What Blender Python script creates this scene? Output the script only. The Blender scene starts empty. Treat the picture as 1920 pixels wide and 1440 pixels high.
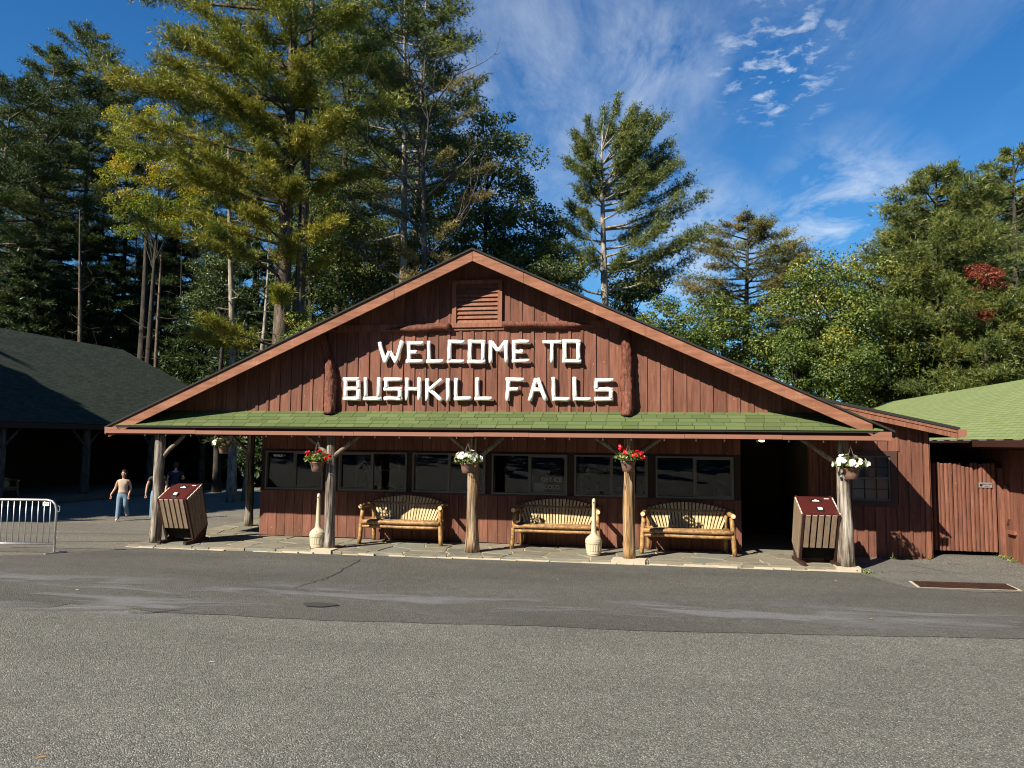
import bpy, math, random
import numpy as np
from mathutils import Vector, Matrix, noise as mnoise

scene = bpy.context.scene
COL = scene.collection
R = math.radians

# ------------------------------------------------------------------ camera
cam_d = bpy.data.cameras.new('camera')
cam = bpy.data.objects.new('camera', cam_d)
COL.objects.link(cam)
YAW, PITCH, ROLL = R(10.3), R(4.4), R(0.6)
fw = Vector((-math.sin(YAW) * math.cos(PITCH), math.cos(YAW) * math.cos(PITCH), math.sin(PITCH)))
rt = Vector((math.cos(YAW), math.sin(YAW), 0.0))
up = rt.cross(fw)
ir = rt * math.cos(ROLL) + up * math.sin(ROLL)
iu = up * math.cos(ROLL) - rt * math.sin(ROLL)
cam.matrix_world = Matrix(((ir.x, iu.x, -fw.x, 0.0), (ir.y, iu.y, -fw.y, 0.0), (ir.z, iu.z, -fw.z, 2.01), (0, 0, 0, 1)))
cam_d.sensor_width = 36.0
cam_d.lens = 36.0 * 1390.0 / 1920.0
cam_d.clip_start = 0.05
cam_d.clip_end = 3000.0
scene.camera = cam

# ------------------------------------------------------------------ light, sky, exposure
SUN_DIR = Vector((-0.77, -1.0, 0.97)).normalized()      # towards the sun
SUN_EL = math.asin(SUN_DIR.z)
SUN_AZ = math.atan2(SUN_DIR.x, SUN_DIR.y)               # clockwise from +Y
sun_d = bpy.data.lights.new('sun', 'SUN')
sun_d.energy = 5.0
sun_d.angle = R(0.5)
sun_d.color = (1.0, 0.9, 0.74)
sun = bpy.data.objects.new('sun', sun_d)
COL.objects.link(sun)
sun.rotation_euler = SUN_DIR.to_track_quat('Z', 'Y').to_euler()
sun.location = (-30, -40, 60)

scene.view_settings.view_transform = 'Standard'
scene.view_settings.look = 'None'
scene.view_settings.exposure = 1.12
scene.view_settings.gamma = 1.0
scene.view_settings.use_curve_mapping = False
scene.cycles.max_bounces = 6
scene.cycles.transparent_max_bounces = 6
scene.cycles.use_denoising = True
scene.cycles.filter_width = 1.1

world = bpy.data.worlds.new('World')
scene.world = world
world.use_nodes = True
wt = world.node_tree
wt.nodes.clear()


def N(nt, typ, **kw):
    n = nt.nodes.new(typ)
    for k, v in kw.items():
        if k.startswith('i_'):
            key = k[2:]
            key = int(key) if key.isdigit() else key.replace('_', ' ')
            s = n.inputs[key]
            if hasattr(v, 'is_output') or isinstance(v, bpy.types.NodeSocket):
                nt.links.new(v, s)
            else:
                s.default_value = v
        else:
            setattr(n, k, v)
    return n


def math_(nt, op, a, b=None, clamp=False):
    n = nt.nodes.new('ShaderNodeMath')
    n.operation = op
    n.use_clamp = clamp
    for i, v in enumerate((a, b)):
        if v is None:
            continue
        if isinstance(v, bpy.types.NodeSocket):
            nt.links.new(v, n.inputs[i])
        else:
            n.inputs[i].default_value = v
    return n.outputs[0]


def vmath(nt, op, a, b=None):
    n = nt.nodes.new('ShaderNodeVectorMath')
    n.operation = op
    for i, v in enumerate((a, b)):
        if v is None:
            continue
        if isinstance(v, bpy.types.NodeSocket):
            nt.links.new(v, n.inputs[i])
        else:
            n.inputs[i].default_value = v
    return n


def mixc(nt, fac, a, b, blend='MIX'):
    n = nt.nodes.new('ShaderNodeMix')
    n.data_type = 'RGBA'
    n.blend_type = blend
    for s, v in ((n.inputs[0], fac), (n.inputs[6], a), (n.inputs[7], b)):
        if isinstance(v, bpy.types.NodeSocket):
            nt.links.new(v, s)
        elif isinstance(v, (int, float)):
            s.default_value = v
        else:
            s.default_value = (v[0], v[1], v[2], 1.0)
    return n.outputs[2]


def ramp(nt, fac, stops, interp='LINEAR'):
    n = nt.nodes.new('ShaderNodeValToRGB')
    cr = n.color_ramp
    cr.interpolation = interp
    while len(cr.elements) > 1:
        cr.elements.remove(cr.elements[-1])
    for i, (p, c) in enumerate(stops):
        e = cr.elements[0] if i == 0 else cr.elements.new(p)
        e.position = p
        if isinstance(c, (int, float)):
            c = (c, c, c)
        e.color = (c[0], c[1], c[2], 1.0)
    if isinstance(fac, bpy.types.NodeSocket):
        nt.links.new(fac, n.inputs[0])
    return n.outputs[0]


def noise_(nt, vec, scale, detail=3.0, rough=0.55, dist=0.0, w=None):
    n = nt.nodes.new('ShaderNodeTexNoise')
    if w is not None:
        n.noise_dimensions = '4D'
        nt.links.new(w, n.inputs['W'])
    if vec is not None:
        nt.links.new(vec, n.inputs['Vector'])
    n.inputs['Scale'].default_value = scale
    n.inputs['Detail'].default_value = detail
    n.inputs['Roughness'].default_value = rough
    n.inputs['Distortion'].default_value = dist
    return n.outputs[0]


def mapping(nt, vec, scale=(1, 1, 1), rot=(0, 0, 0), loc=(0, 0, 0)):
    n = nt.nodes.new('ShaderNodeMapping')
    nt.links.new(vec, n.inputs[0])
    n.inputs['Location'].default_value = loc
    n.inputs['Rotation'].default_value = rot
    n.inputs['Scale'].default_value = scale
    return n.outputs[0]


SKY_STRENGTH = 0.05
sky = N(wt, 'ShaderNodeTexSky', sky_type='NISHITA', sun_disc=False)
sky.sun_elevation = SUN_EL
sky.sun_rotation = SUN_AZ
sky.altitude = 300.0
sky.air_density = 1.0
sky.dust_density = 0.0
sky.ozone_density = 3.0
tc = N(wt, 'ShaderNodeTexCoord')
dirv = tc.outputs['Generated']
sep = N(wt, 'ShaderNodeSeparateXYZ', i_0=dirv)
# cloud sheet: the direction cast onto a flat layer high above the ground
den = math_(wt, 'MAXIMUM', sep.outputs[2], 0.06)
px = math_(wt, 'DIVIDE', sep.outputs[0], den)
py = math_(wt, 'DIVIDE', sep.outputs[1], den)
lay = N(wt, 'ShaderNodeCombineXYZ', i_0=px, i_1=py).outputs[0]
# thin streaked cirrus over the whole sky
cir = mapping(wt, lay, (1.1, 0.42, 1.0), (0, 0, R(38)), (0.7, 0.3, 0))
c1 = noise_(wt, cir, 2.2, 9.0, 0.68, 0.7)
c2 = noise_(wt, mapping(wt, lay, (0.5, 0.5, 1), (0, 0, 0), (5.15, 2.2, 0)), 0.9, 2.0, 0.5)
cirrus = math_(wt, 'MULTIPLY', ramp(wt, c1, [(0.42, 0.0), (0.78, 1.0)]), ramp(wt, c2, [(0.45, 0.0), (0.68, 1.0)]))


def patch(d, r0, r1):
    """soft round weight about a sky direction"""
    dv = Vector(d).normalized()
    dp = vmath(wt, 'DOT_PRODUCT', vmath(wt, 'NORMALIZE', dirv).outputs[0], tuple(dv)).outputs['Value']
    return ramp(wt, dp, [(0.0, 0.0), (max(0.001, math.cos(r1)), 0.0), (math.cos(r0), 1.0)])


puffn = ramp(wt, noise_(wt, mapping(wt, lay, (1.0, 1.0, 1), (0, 0, 0.4), (0.35, 0.1, 0)), 13.0, 9.0, 0.62, 0.3), [(0.52, 0.0), (0.76, 1.0)])
strk = ramp(wt, noise_(wt, mapping(wt, lay, (1.0, 0.55, 1), (0, 0, R(-58)), (2.2, 0.6, 0)), 3.6, 8.0, 0.62, 0.4), [(0.44, 0.0), (0.66, 1.0)])
wisp = ramp(wt, noise_(wt, mapping(wt, lay, (1.7, 0.7, 1), (0, 0, R(-14)), (0.2, 0.9, 0)), 2.2, 10.0, 0.66, 0.5), [(0.36, 0.0), (0.8, 1.0)])
cl = math_(wt, 'MULTIPLY', cirrus, 0.28)
cl = math_(wt, 'ADD', cl, math_(wt, 'MULTIPLY', patch((0.155, 0.88, 0.45), R(0.6), R(4.6)), math_(wt, 'MULTIPLY', puffn, 0.95)))
cl = math_(wt, 'ADD', cl, math_(wt, 'MULTIPLY', patch((0.245, 0.93, 0.272), R(1.0), R(6.2)), math_(wt, 'MULTIPLY', strk, 0.62)))
cl = math_(wt, 'ADD', cl, math_(wt, 'MULTIPLY', patch((-0.13, 0.88, 0.43), R(1.5), R(13.0)), math_(wt, 'MULTIPLY', wisp, 0.48)))
cl = math_(wt, 'ADD', cl, math_(wt, 'MULTIPLY', patch((0.02, 0.9, 0.46), R(0.5), R(3.5)), math_(wt, 'MULTIPLY', wisp, 0.5)))
cl = math_(wt, 'ADD', cl, math_(wt, 'MULTIPLY', patch((0.05, 0.96, 0.25), R(1.0), R(7.0)), math_(wt, 'MULTIPLY', wisp, 0.75)))
cl = math_(wt, 'MINIMUM', cl, 0.92)
tintc = mixc(wt, ramp(wt, sep.outputs[2], [(0.12, 0.0), (0.46, 1.0)]), (0.5, 0.98, 1.2), (0.3, 0.87, 1.3))
clear = mixc(wt, 1.0, sky.outputs[0], tintc, 'MULTIPLY')   # clean dry autumn air
skyc = mixc(wt, cl, clear, (7.6, 8.4, 9.4))
bg = N(wt, 'ShaderNodeBackground', i_Color=skyc, i_Strength=SKY_STRENGTH)
wo = N(wt, 'ShaderNodeOutputWorld', i_Surface=bg.outputs[0])

# ------------------------------------------------------------------ mesh helpers
OFF = Vector((0, 0, 0))


def set_off(v):
    global OFF
    OFF = Vector(v)


class MB:
    def __init__(self):
        self.v = []
        self.f = []

    def quad(self, a, b, c, d):
        n = len(self.v)
        self.v += [a, b, c, d]
        self.f.append((n, n + 1, n + 2, n + 3))
        return self

    def poly(self, pts):
        n = len(self.v)
        self.v += list(pts)
        self.f.append(tuple(range(n, n + len(pts))))
        return self

    def box(self, x0, x1, y0, y1, z0, z1, bev=0.0):
        if bev > 0:
            # box with chamfered vertical and horizontal edges via stacked rings
            b = bev
            rings = []
            for z, e in ((z0, b), (z0 + b, 0), (z1 - b, 0), (z1, b)):
                rings.append([(x0 + b + (e if e else 0) * 0.5, y0 + e * 0.5, z), (x1 - b - e * 0.5, y0 + e * 0.5, z),
                              (x1 - e * 0.5, y0 + b + e * 0.5, z), (x1 - e * 0.5, y1 - b - e * 0.5, z),
                              (x1 - b - e * 0.5, y1 - e * 0.5, z), (x0 + b + e * 0.5, y1 - e * 0.5, z),
                              (x0 + e * 0.5, y1 - b - e * 0.5, z), (x0 + e * 0.5, y0 + b + e * 0.5, z)])
            self.rings(rings, True)
            return self
        n = len(self.v)
        self.v += [(x0, y0, z0), (x1, y0, z0), (x1, y1, z0), (x0, y1, z0), (x0, y0, z1), (x1, y0, z1), (x1, y1, z1), (x0, y1, z1)]
        self.f += [tuple(n + i for i in q) for q in ((0, 3, 2, 1), (4, 5, 6, 7), (0, 1, 5, 4), (1, 2, 6, 5), (2, 3, 7, 6), (3, 0, 4, 7))]
        return self

    def rings(self, rings, caps=True):
        n0 = len(self.v)
        m = len(rings[0])
        for r in rings:
            self.v += [tuple(p) for p in r]
        for i in range(len(rings) - 1):
            for j in range(m):
                a = n0 + i * m + j
                b = n0 + i * m + (j + 1) % m
                self.f.append((a, b, b + m, a + m))
        if caps:
            self.f.append(tuple(n0 + j for j in reversed(range(m))))
            e = n0 + (len(rings) - 1) * m
            self.f.append(tuple(e + j for j in range(m)))
        return self

    def prism_y(self, pts, y0, y1):
        """polygon in XZ (counter-clockwise seen from -Y) extruded along Y"""
        return self.rings([[(x, y0, z) for x, z in pts], [(x, y1, z) for x, z in pts]], True)

    def prism_z(self, pts, z0, z1):
        return self.rings([[(x, y, z0) for x, y in pts], [(x, y, z1) for x, y in pts]], True)

    def prism_x(self, pts, x0, x1):
        return self.rings([[(x0, y, z) for y, z in pts], [(x1, y, z) for y, z in pts]], True)

    def tube(self, path, radii, n=8, amp=0.0, seed=0.0, freq=3.0, stretch=0.35, caps=True, flat=1.0):
        path = [Vector(p) for p in path]
        if not isinstance(radii, (list, tuple)):
            radii = [radii] * len(path)
        rings = []
        ref = None
        for i, p in enumerate(path):
            a = path[max(0, i - 1)]
            b = path[min(len(path) - 1, i + 1)]
            t = (b - a).normalized()
            if ref is None:
                ref = Vector((0, 0, 1)) if abs(t.z) < 0.9 else Vector((0, -1, 0))
            u = (ref - t * ref.dot(t)).normalized()
            w = t.cross(u)
            ref = u
            ring = []
            for j in range(n):
                th = 2 * math.pi * j / n
                r = radii[i]
                if amp:
                    q = Vector((math.cos(th) * freq * 0.35 + seed, math.sin(th) * freq * 0.35 + seed * 1.7, i * stretch + seed))
                    r *= 1.0 + amp * mnoise.noise(q) * 2.0 + amp * 0.6 * mnoise.noise(q * 3.1)
                ring.append(p + u * (math.cos(th) * r) + w * (math.sin(th) * r * flat))
            rings.append(ring)
        return self.rings(rings, caps)

    def lathe(self, prof, cx=0, cy=0, n=16, mod=None):
        rings = []
        for k, (r, z) in enumerate(prof):
            ring = []
            for j in range(n):
                th = 2 * math.pi * j / n
                rr = r * (mod(k, th) if mod else 1.0)
                ring.append((cx + rr * math.cos(th), cy + rr * math.sin(th), z))
            rings.append(ring)
        return self.rings(rings, True)

    def build(self, name, mat, parent=None, smooth=False, loc=None):
        me = bpy.data.meshes.new(name)
        o = OFF
        me.from_pydata([(p[0] - o[0], p[1] - o[1], p[2] - o[2]) for p in self.v], [], self.f)
        if smooth:
            me.polygons.foreach_set('use_smooth', [True] * len(me.polygons))
        me.update()
        return link(name, me, mat, parent, loc)


def link(name, me, mat, parent=None, loc=None, rot=None):
    ob = bpy.data.objects.new(name, me)
    COL.objects.link(ob)
    if mat is not None and not me.materials:
        me.materials.append(mat)
    if parent is not None:
        ob.parent = parent
    if loc is not None:
        ob.location = loc
    if rot is not None:
        ob.rotation_euler = rot
    return ob


def tag(o, label=None, cat=None, group=None, kind=None):
    if label:
        o['label'] = label
    if cat:
        o['category'] = cat
    if group:
        o['group'] = group
    if kind:
        o['kind'] = kind
    return o


def thing(name, label, cat, loc=(0, 0, 0), rz=0.0, group=None):
    o = bpy.data.objects.new(name, None)
    COL.objects.link(o)
    o.empty_display_size = 0.2
    o.location = loc
    o.rotation_euler = (0, 0, rz)
    return tag(o, label, cat, group)


def piece(name, parent):
    """an Empty that stands for a part made of pieces"""
    o = bpy.data.objects.new(name, None)
    COL.objects.link(o)
    o.parent = parent
    return o


def copy_tree(o, parent=None):
    c = o.copy()
    COL.objects.link(c)
    if parent is not None:
        c.parent = parent
    for ch in o.children:
        copy_tree(ch, c)
    return c


def tri_mesh(name, V, tint=None):
    """V: (n,3,3) triangle soup"""
    n = V.shape[0]
    me = bpy.data.meshes.new(name)
    me.vertices.add(n * 3)
    me.vertices.foreach_set('co', V.reshape(-1).astype(np.float32))
    me.loops.add(n * 3)
    me.loops.foreach_set('vertex_index', np.arange(n * 3, dtype=np.int32))
    me.polygons.add(n)
    me.polygons.foreach_set('loop_start', np.arange(0, n * 3, 3, dtype=np.int32))
    me.polygons.foreach_set('loop_total', np.full(n, 3, dtype=np.int32))
    if tint is not None:
        at = me.attributes.new('tint', 'FLOAT', 'POINT')
        at.data.foreach_set('value', np.repeat(tint, 3).astype(np.float32))
    me.update()
    return me


# ------------------------------------------------------------------ materials
def newmat(name):
    m = bpy.data.materials.new(name)
    m.use_nodes = True
    nt = m.node_tree
    nt.nodes.clear()
    out = nt.nodes.new('ShaderNodeOutputMaterial')
    b = nt.nodes.new('ShaderNodeBsdfPrincipled')
    nt.links.new(b.outputs[0], out.inputs[0])
    return m, nt, b


def setp(nt, b, color=None, rough=None, spec=None, metal=None, normal=None):
    for k, v in (('Base Color', color), ('Roughness', rough), ('Specular IOR Level', spec), ('Metallic', metal), ('Normal', normal)):
        if v is None:
            continue
        s = b.inputs[k]
        if isinstance(v, bpy.types.NodeSocket):
            nt.links.new(v, s)
        elif k == 'Base Color':
            s.default_value = (v[0], v[1], v[2], 1)
        else:
            s.default_value = v


def bump(nt, h, strength=0.3, dist=0.01):
    n = N(nt, 'ShaderNodeBump', i_Strength=strength, i_Distance=dist, i_Height=h)
    return n.outputs[0]


def objcoord(nt):
    return nt.nodes.new('ShaderNodeTexCoord').outputs['Object']


def orand(nt):
    return nt.nodes.new('ShaderNodeObjectInfo').outputs['Random']


def plain(name, c, rough=0.6, metal=0.0, var=0.12, scale=6.0, spec=0.4, bmp=0.0):
    m, nt, b = newmat(name)
    co = objcoord(nt)
    n = noise_(nt, co, scale, 4.0, 0.6)
    col = mixc(nt, n, tuple(x * (1 - var) for x in c), tuple(min(1, x * (1 + var)) for x in c))
    setp(nt, b, col, rough, spec, metal)
    if bmp:
        setp(nt, b, normal=bump(nt, noise_(nt, co, scale * 8, 3.0), bmp, 0.01))
    return m


def wood(name, cols, stretch=(9, 9, 0.7), scale=3.0, rough=0.75, bmp=0.35, rand=0.25, stain=0.35, spec=0.25, fade=None, crack=0.0, wear=False):
    """grain along the axis whose stretch is small; cols dark to light"""
    m, nt, b = newmat(name)
    co = objcoord(nt)
    rnd = orand(nt)
    w = math_(nt, 'MULTIPLY', rnd, 37.0)
    mp = mapping(nt, co, stretch)
    g1 = noise_(nt, mp, scale, 6.0, 0.65, 0.3, w)
    k = len(cols)
    col = ramp(nt, g1, [(0.36 + 0.28 * i / max(1, k - 1), c) for i, c in enumerate(cols)])
    blot = noise_(nt, mapping(nt, co, (1, 1, 0.5)), 1.7, 4.0, 0.6, 0.0, w)
    col = mixc(nt, math_(nt, 'MULTIPLY', ramp(nt, blot, [(0.42, 0.0), (0.72, 1.0)]), stain), col, tuple(x * 0.5 for x in cols[0]))
    if fade:
        fn = ramp(nt, noise_(nt, mapping(nt, co, (3, 3, 0.6)), 2.6, 5.0, 0.7, 0.2, w), [(0.56, 0.0), (0.72, 1.0)])
        col = mixc(nt, math_(nt, 'MULTIPLY', fn, 0.55), col, fade)
    if wear:
        sp = nt.nodes.new('ShaderNodeTexVoronoi')
        nt.links.new(mapping(nt, co, (1, 1, 0.55)), sp.inputs['Vector'])
        sp.inputs['Scale'].default_value = 16.0
        sc_ = N(nt, 'ShaderNodeSeparateColor', i_0=sp.outputs['Color'])
        spot = math_(nt, 'MULTIPLY', ramp(nt, sp.outputs['Distance'], [(0.1, 1.0), (0.2, 0.0)]), ramp(nt, sc_.outputs[0], [(0.86, 0.0), (0.9, 1.0)]))
        col = mixc(nt, math_(nt, 'MULTIPLY', spot, 0.7), col, (0.3, 0.19, 0.14))
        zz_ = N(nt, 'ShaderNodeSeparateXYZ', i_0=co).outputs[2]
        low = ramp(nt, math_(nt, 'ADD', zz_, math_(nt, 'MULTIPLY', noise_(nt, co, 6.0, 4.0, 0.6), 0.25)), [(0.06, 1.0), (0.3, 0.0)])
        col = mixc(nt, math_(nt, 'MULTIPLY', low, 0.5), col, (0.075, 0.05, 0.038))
    if crack:
        ck = ramp(nt, noise_(nt, mapping(nt, co, (26, 26, 0.5)), 1.6, 3.0, 0.6, 0.4, w), [(0.36, 1.0), (0.45, 0.0)])
        col = mixc(nt, math_(nt, 'MULTIPLY', ck, crack), col, (0.02, 0.015, 0.011))
    v = math_(nt, 'ADD', 1.0 - rand * 0.5, math_(nt, 'MULTIPLY', rnd, rand))
    vm = N(nt, 'ShaderNodeCombineXYZ', i_0=v, i_1=v, i_2=v).outputs[0]
    col = mixc(nt, 1.0, col, vm, 'MULTIPLY')
    setp(nt, b, col, rough, spec, normal=bump(nt, g1, bmp, 0.012))
    return m


M = {}
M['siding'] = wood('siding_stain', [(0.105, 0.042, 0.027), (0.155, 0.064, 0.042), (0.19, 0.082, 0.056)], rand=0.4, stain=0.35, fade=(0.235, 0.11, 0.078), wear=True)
M['trim'] = wood('trim_stain', [(0.14, 0.056, 0.034), (0.19, 0.08, 0.05), (0.235, 0.105, 0.068)], rand=0.2, stain=0.3, fade=(0.31, 0.155, 0.1))
M['rake'] = wood('sunlit_rake_stain', [(0.17, 0.07, 0.04), (0.23, 0.1, 0.06), (0.285, 0.135, 0.085)], stretch=(0.7, 9, 5), rand=0.15, stain=0.35, fade=(0.36, 0.19, 0.125))  # siding stain, with the sun on the rakes lightened into the colour
M['fascia'] = plain('sunlit_fascia_stain', (0.215, 0.095, 0.062), 0.6, var=0.15, scale=2.0)  # same stain, lightened for the sunlit gutter lip
M['dark_trim'] = plain('dark_brown_paint', (0.05, 0.024, 0.017), 0.6)
M['soffit'] = wood('soffit_boards', [(0.07, 0.03, 0.02), (0.1, 0.042, 0.027)], stretch=(9, 0.7, 9))
M['white_log'] = wood('white_painted_log', [(0.66, 0.66, 0.63), (0.84, 0.84, 0.81), (0.88, 0.88, 0.86)], stretch=(5, 5, 5), scale=2.0, bmp=0.5, rand=0.06, stain=0.1, rough=0.6)
M['bark_paint'] = wood('stained_bark', [(0.07, 0.025, 0.016), (0.15, 0.052, 0.033), (0.21, 0.083, 0.054)], stretch=(7, 7, 2.6), scale=5.0, bmp=1.0, rand=0.1, stain=0.4, crack=0.7)
M['post'] = wood('weathered_log', [(0.03, 0.022, 0.016), (0.13, 0.105, 0.08), (0.28, 0.25, 0.215), (0.42, 0.4, 0.36)], stretch=(10, 10, 0.55), scale=2.6, bmp=1.0, rand=0.15, stain=0.6, fade=(0.34, 0.2, 0.1), crack=0.9)
M['post_orange'] = wood('weathered_log_orange', [(0.045, 0.028, 0.018), (0.16, 0.105, 0.06), (0.3, 0.21, 0.13), (0.42, 0.36, 0.29)], stretch=(10, 10, 0.55), scale=2.6, bmp=1.0, rand=0.15, stain=0.6, fade=(0.5, 0.24, 0.06), crack=0.8)
M['post_yellow'] = wood('weathered_log_yellow', [(0.05, 0.03, 0.018), (0.2, 0.12, 0.055), (0.36, 0.22, 0.1), (0.42, 0.36, 0.29)], stretch=(10, 10, 0.55), scale=2.6, bmp=1.0, rand=0.1, stain=0.4, fade=(0.62, 0.3, 0.055), crack=0.7)
M['brace'] = wood('brace_wood', [(0.08, 0.06, 0.045), (0.2, 0.16, 0.12), (0.3, 0.25, 0.19)], stretch=(6, 6, 3), scale=3.0, bmp=0.8, rand=0.2)
M['bench_log'] = wood('bench_log', [(0.15, 0.075, 0.028), (0.3, 0.17, 0.065), (0.42, 0.27, 0.12)], stretch=(4, 4, 4), scale=5.0, bmp=0.5, rand=0.25, stain=0.45, rough=0.5, spec=0.4)
M['bench_slat'] = wood('bench_slat', [(0.38, 0.27, 0.125), (0.52, 0.4, 0.21), (0.62, 0.5, 0.3)], stretch=(12, 12, 0.8), scale=3.0, bmp=0.3, rand=0.35, stain=0.2, rough=0.55)
M['log_end'] = plain('cut_log_end', (0.62, 0.47, 0.27), 0.7, var=0.25, scale=20)
M['alu'] = plain('window_aluminium', (0.13, 0.125, 0.115), 0.45, 0.2, 0.15)
M['win_trim'] = plain('window_trim_paint', (0.02, 0.013, 0.011), 0.7)
M['plastic_tan'] = plain('tan_plastic', (0.44, 0.39, 0.275), 0.55, var=0.12, scale=5)
M['pot'] = plain('brown_plastic', (0.16, 0.095, 0.07), 0.45, var=0.12)
M['bin_slat'] = wood('bin_slat_board', [(0.17, 0.122, 0.085), (0.215, 0.158, 0.112), (0.245, 0.185, 0.134)], stretch=(8, 8, 0.6), bmp=0.1, rand=0.12, stain=0.15, rough=0.6)
M['bin_slat_edge'] = plain('bin_slat_cut_edge', (0.6, 0.5, 0.4), 0.7)
M['bin_frame'] = plain('bin_brown_steel', (0.032, 0.013, 0.011), 0.5, var=0.1)
M['matt_black'] = plain('matt_black_liner', (0.008, 0.008, 0.008), 0.9, spec=0.1)
M['bin_lid'] = plain('bin_lid_enamel', (0.06, 0.012, 0.011), 0.35, var=0.12, scale=4, spec=0.5)
M['black'] = plain('black_plastic', (0.012, 0.012, 0.013), 0.45)
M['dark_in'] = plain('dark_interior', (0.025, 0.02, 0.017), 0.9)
M['white'] = plain('white_paint', (0.8, 0.8, 0.78), 0.5, var=0.05)
M['steel'] = plain('galvanised_steel', (0.55, 0.56, 0.57), 0.42, 0.75, 0.15, 12)
M['wire'] = plain('dark_wire', (0.09, 0.07, 0.06), 0.5, 0.3)
M['rust'] = wood('rusty_grate', [(0.022, 0.01, 0.007), (0.045, 0.018, 0.012), (0.065, 0.027, 0.018)], stretch=(3, 3, 3), scale=6, bmp=0.4)
M['concrete'] = plain('pale_concrete', (0.42, 0.37, 0.28), 0.9, var=0.3, scale=3.0, bmp=0.4)
M['gutter'] = plain('brown_gutter', (0.055, 0.026, 0.02), 0.4, 0.2)
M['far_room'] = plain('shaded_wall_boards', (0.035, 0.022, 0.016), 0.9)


def glass_mat():
    m = bpy.data.materials.new('window_glass')
    m.use_nodes = True
    nt = m.node_tree
    nt.nodes.clear()
    out = nt.nodes.new('ShaderNodeOutputMaterial')
    tr = N(nt, 'ShaderNodeBsdfTransparent', i_Color=(0.62, 0.66, 0.66, 1))
    gl = N(nt, 'ShaderNodeBsdfGlossy', i_Color=(0.9, 0.93, 0.95, 1), i_Roughness=0.015)
    fr = N(nt, 'ShaderNodeFresnel', i_IOR=1.55)
    mx = N(nt, 'ShaderNodeMixShader', i_0=fr.outputs[0], i_1=tr.outputs[0], i_2=gl.outputs[0])
    nt.links.new(mx.outputs[0], out.inputs[0])
    return m


M['glass'] = glass_mat()


def emit_mat(name, c, s):
    m = bpy.data.materials.new(name)
    m.use_nodes = True
    nt = m.node_tree
    nt.nodes.clear()
    out = nt.nodes.new('ShaderNodeOutputMaterial')
    e = N(nt, 'ShaderNodeEmission', i_Color=(c[0], c[1], c[2], 1), i_Strength=s)
    nt.links.new(e.outputs[0], out.inputs[0])
    return m


M['lamp_glow'] = emit_mat('lamp_glow', (1.0, 0.72, 0.32), 5.0)
M['tube_glow'] = emit_mat('tube_glow', (0.95, 0.97, 1.0), 3.0)


def shingle_mat(name, cols, rows=False, rand=0.45, wear=0.0):
    m, nt, b = newmat(name)
    co = objcoord(nt)
    rnd = orand(nt)
    gr = noise_(nt, co, 160.0, 2.0, 0.6)
    big = noise_(nt, co, 1.3, 4.0, 0.6)
    if rows:
        br = nt.nodes.new('ShaderNodeTexBrick')
        nt.links.new(nt.nodes.new('ShaderNodeUVMap').outputs[0], br.inputs['Vector'])
        br.inputs['Scale'].default_value = 1.0
        br.inputs['Brick Width'].default_value = 0.32
        br.inputs['Row Height'].default_value = 0.14
        br.inputs['Mortar Size'].default_value = 0.012
        br.inputs['Mortar Smooth'].default_value = 0.6
        br.inputs['Color1'].default_value = (*cols[0], 1)
        br.inputs['Color2'].default_value = (*cols[1], 1)
        br.inputs['Mortar'].default_value = (*[x * 0.22 for x in cols[0]], 1)
        col = br.outputs['Color']
        col = mixc(nt, math_(nt, 'MULTIPLY', big, 0.55), col, tuple(x * 0.55 for x in cols[0]))
        hgt = math_(nt, 'ADD', math_(nt, 'MULTIPLY', br.outputs['Fac'], -1.0), math_(nt, 'MULTIPLY', gr, 0.3))
        nrm = bump(nt, hgt, 0.6, 0.012)
    else:
        col = ramp(nt, rnd, [(0.0, cols[0]), (0.45, cols[1]), (1.0, cols[2])])
        col = mixc(nt, math_(nt, 'MULTIPLY', ramp(nt, big, [(0.4, 0.0), (0.7, 1.0)]), 0.35), col, tuple(x * 0.7 for x in cols[0]))
        nrm = bump(nt, gr, 0.5, 0.006)
    col = mixc(nt, math_(nt, 'MULTIPLY', ramp(nt, gr, [(0.35, 0.0), (0.65, 1.0)]), 0.35), col, tuple(x * 1.5 for x in cols[-1]))
    setp(nt, b, col, 0.92, 0.15, normal=nrm)
    return m


M['shingle'] = shingle_mat('green_shingle', [(0.056, 0.078, 0.028), (0.07, 0.096, 0.036), (0.092, 0.12, 0.048)])
M['roof_green'] = shingle_mat('green_roof', [(0.14, 0.18, 0.07), (0.185, 0.23, 0.095)], rows=True)
M['roof_dark'] = shingle_mat('dark_green_roof', [(0.024, 0.034, 0.028), (0.062, 0.078, 0.062)], rows=True)
M['roof_edge'] = plain('black_roof_edge', (0.018, 0.018, 0.017), 0.9)


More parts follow.
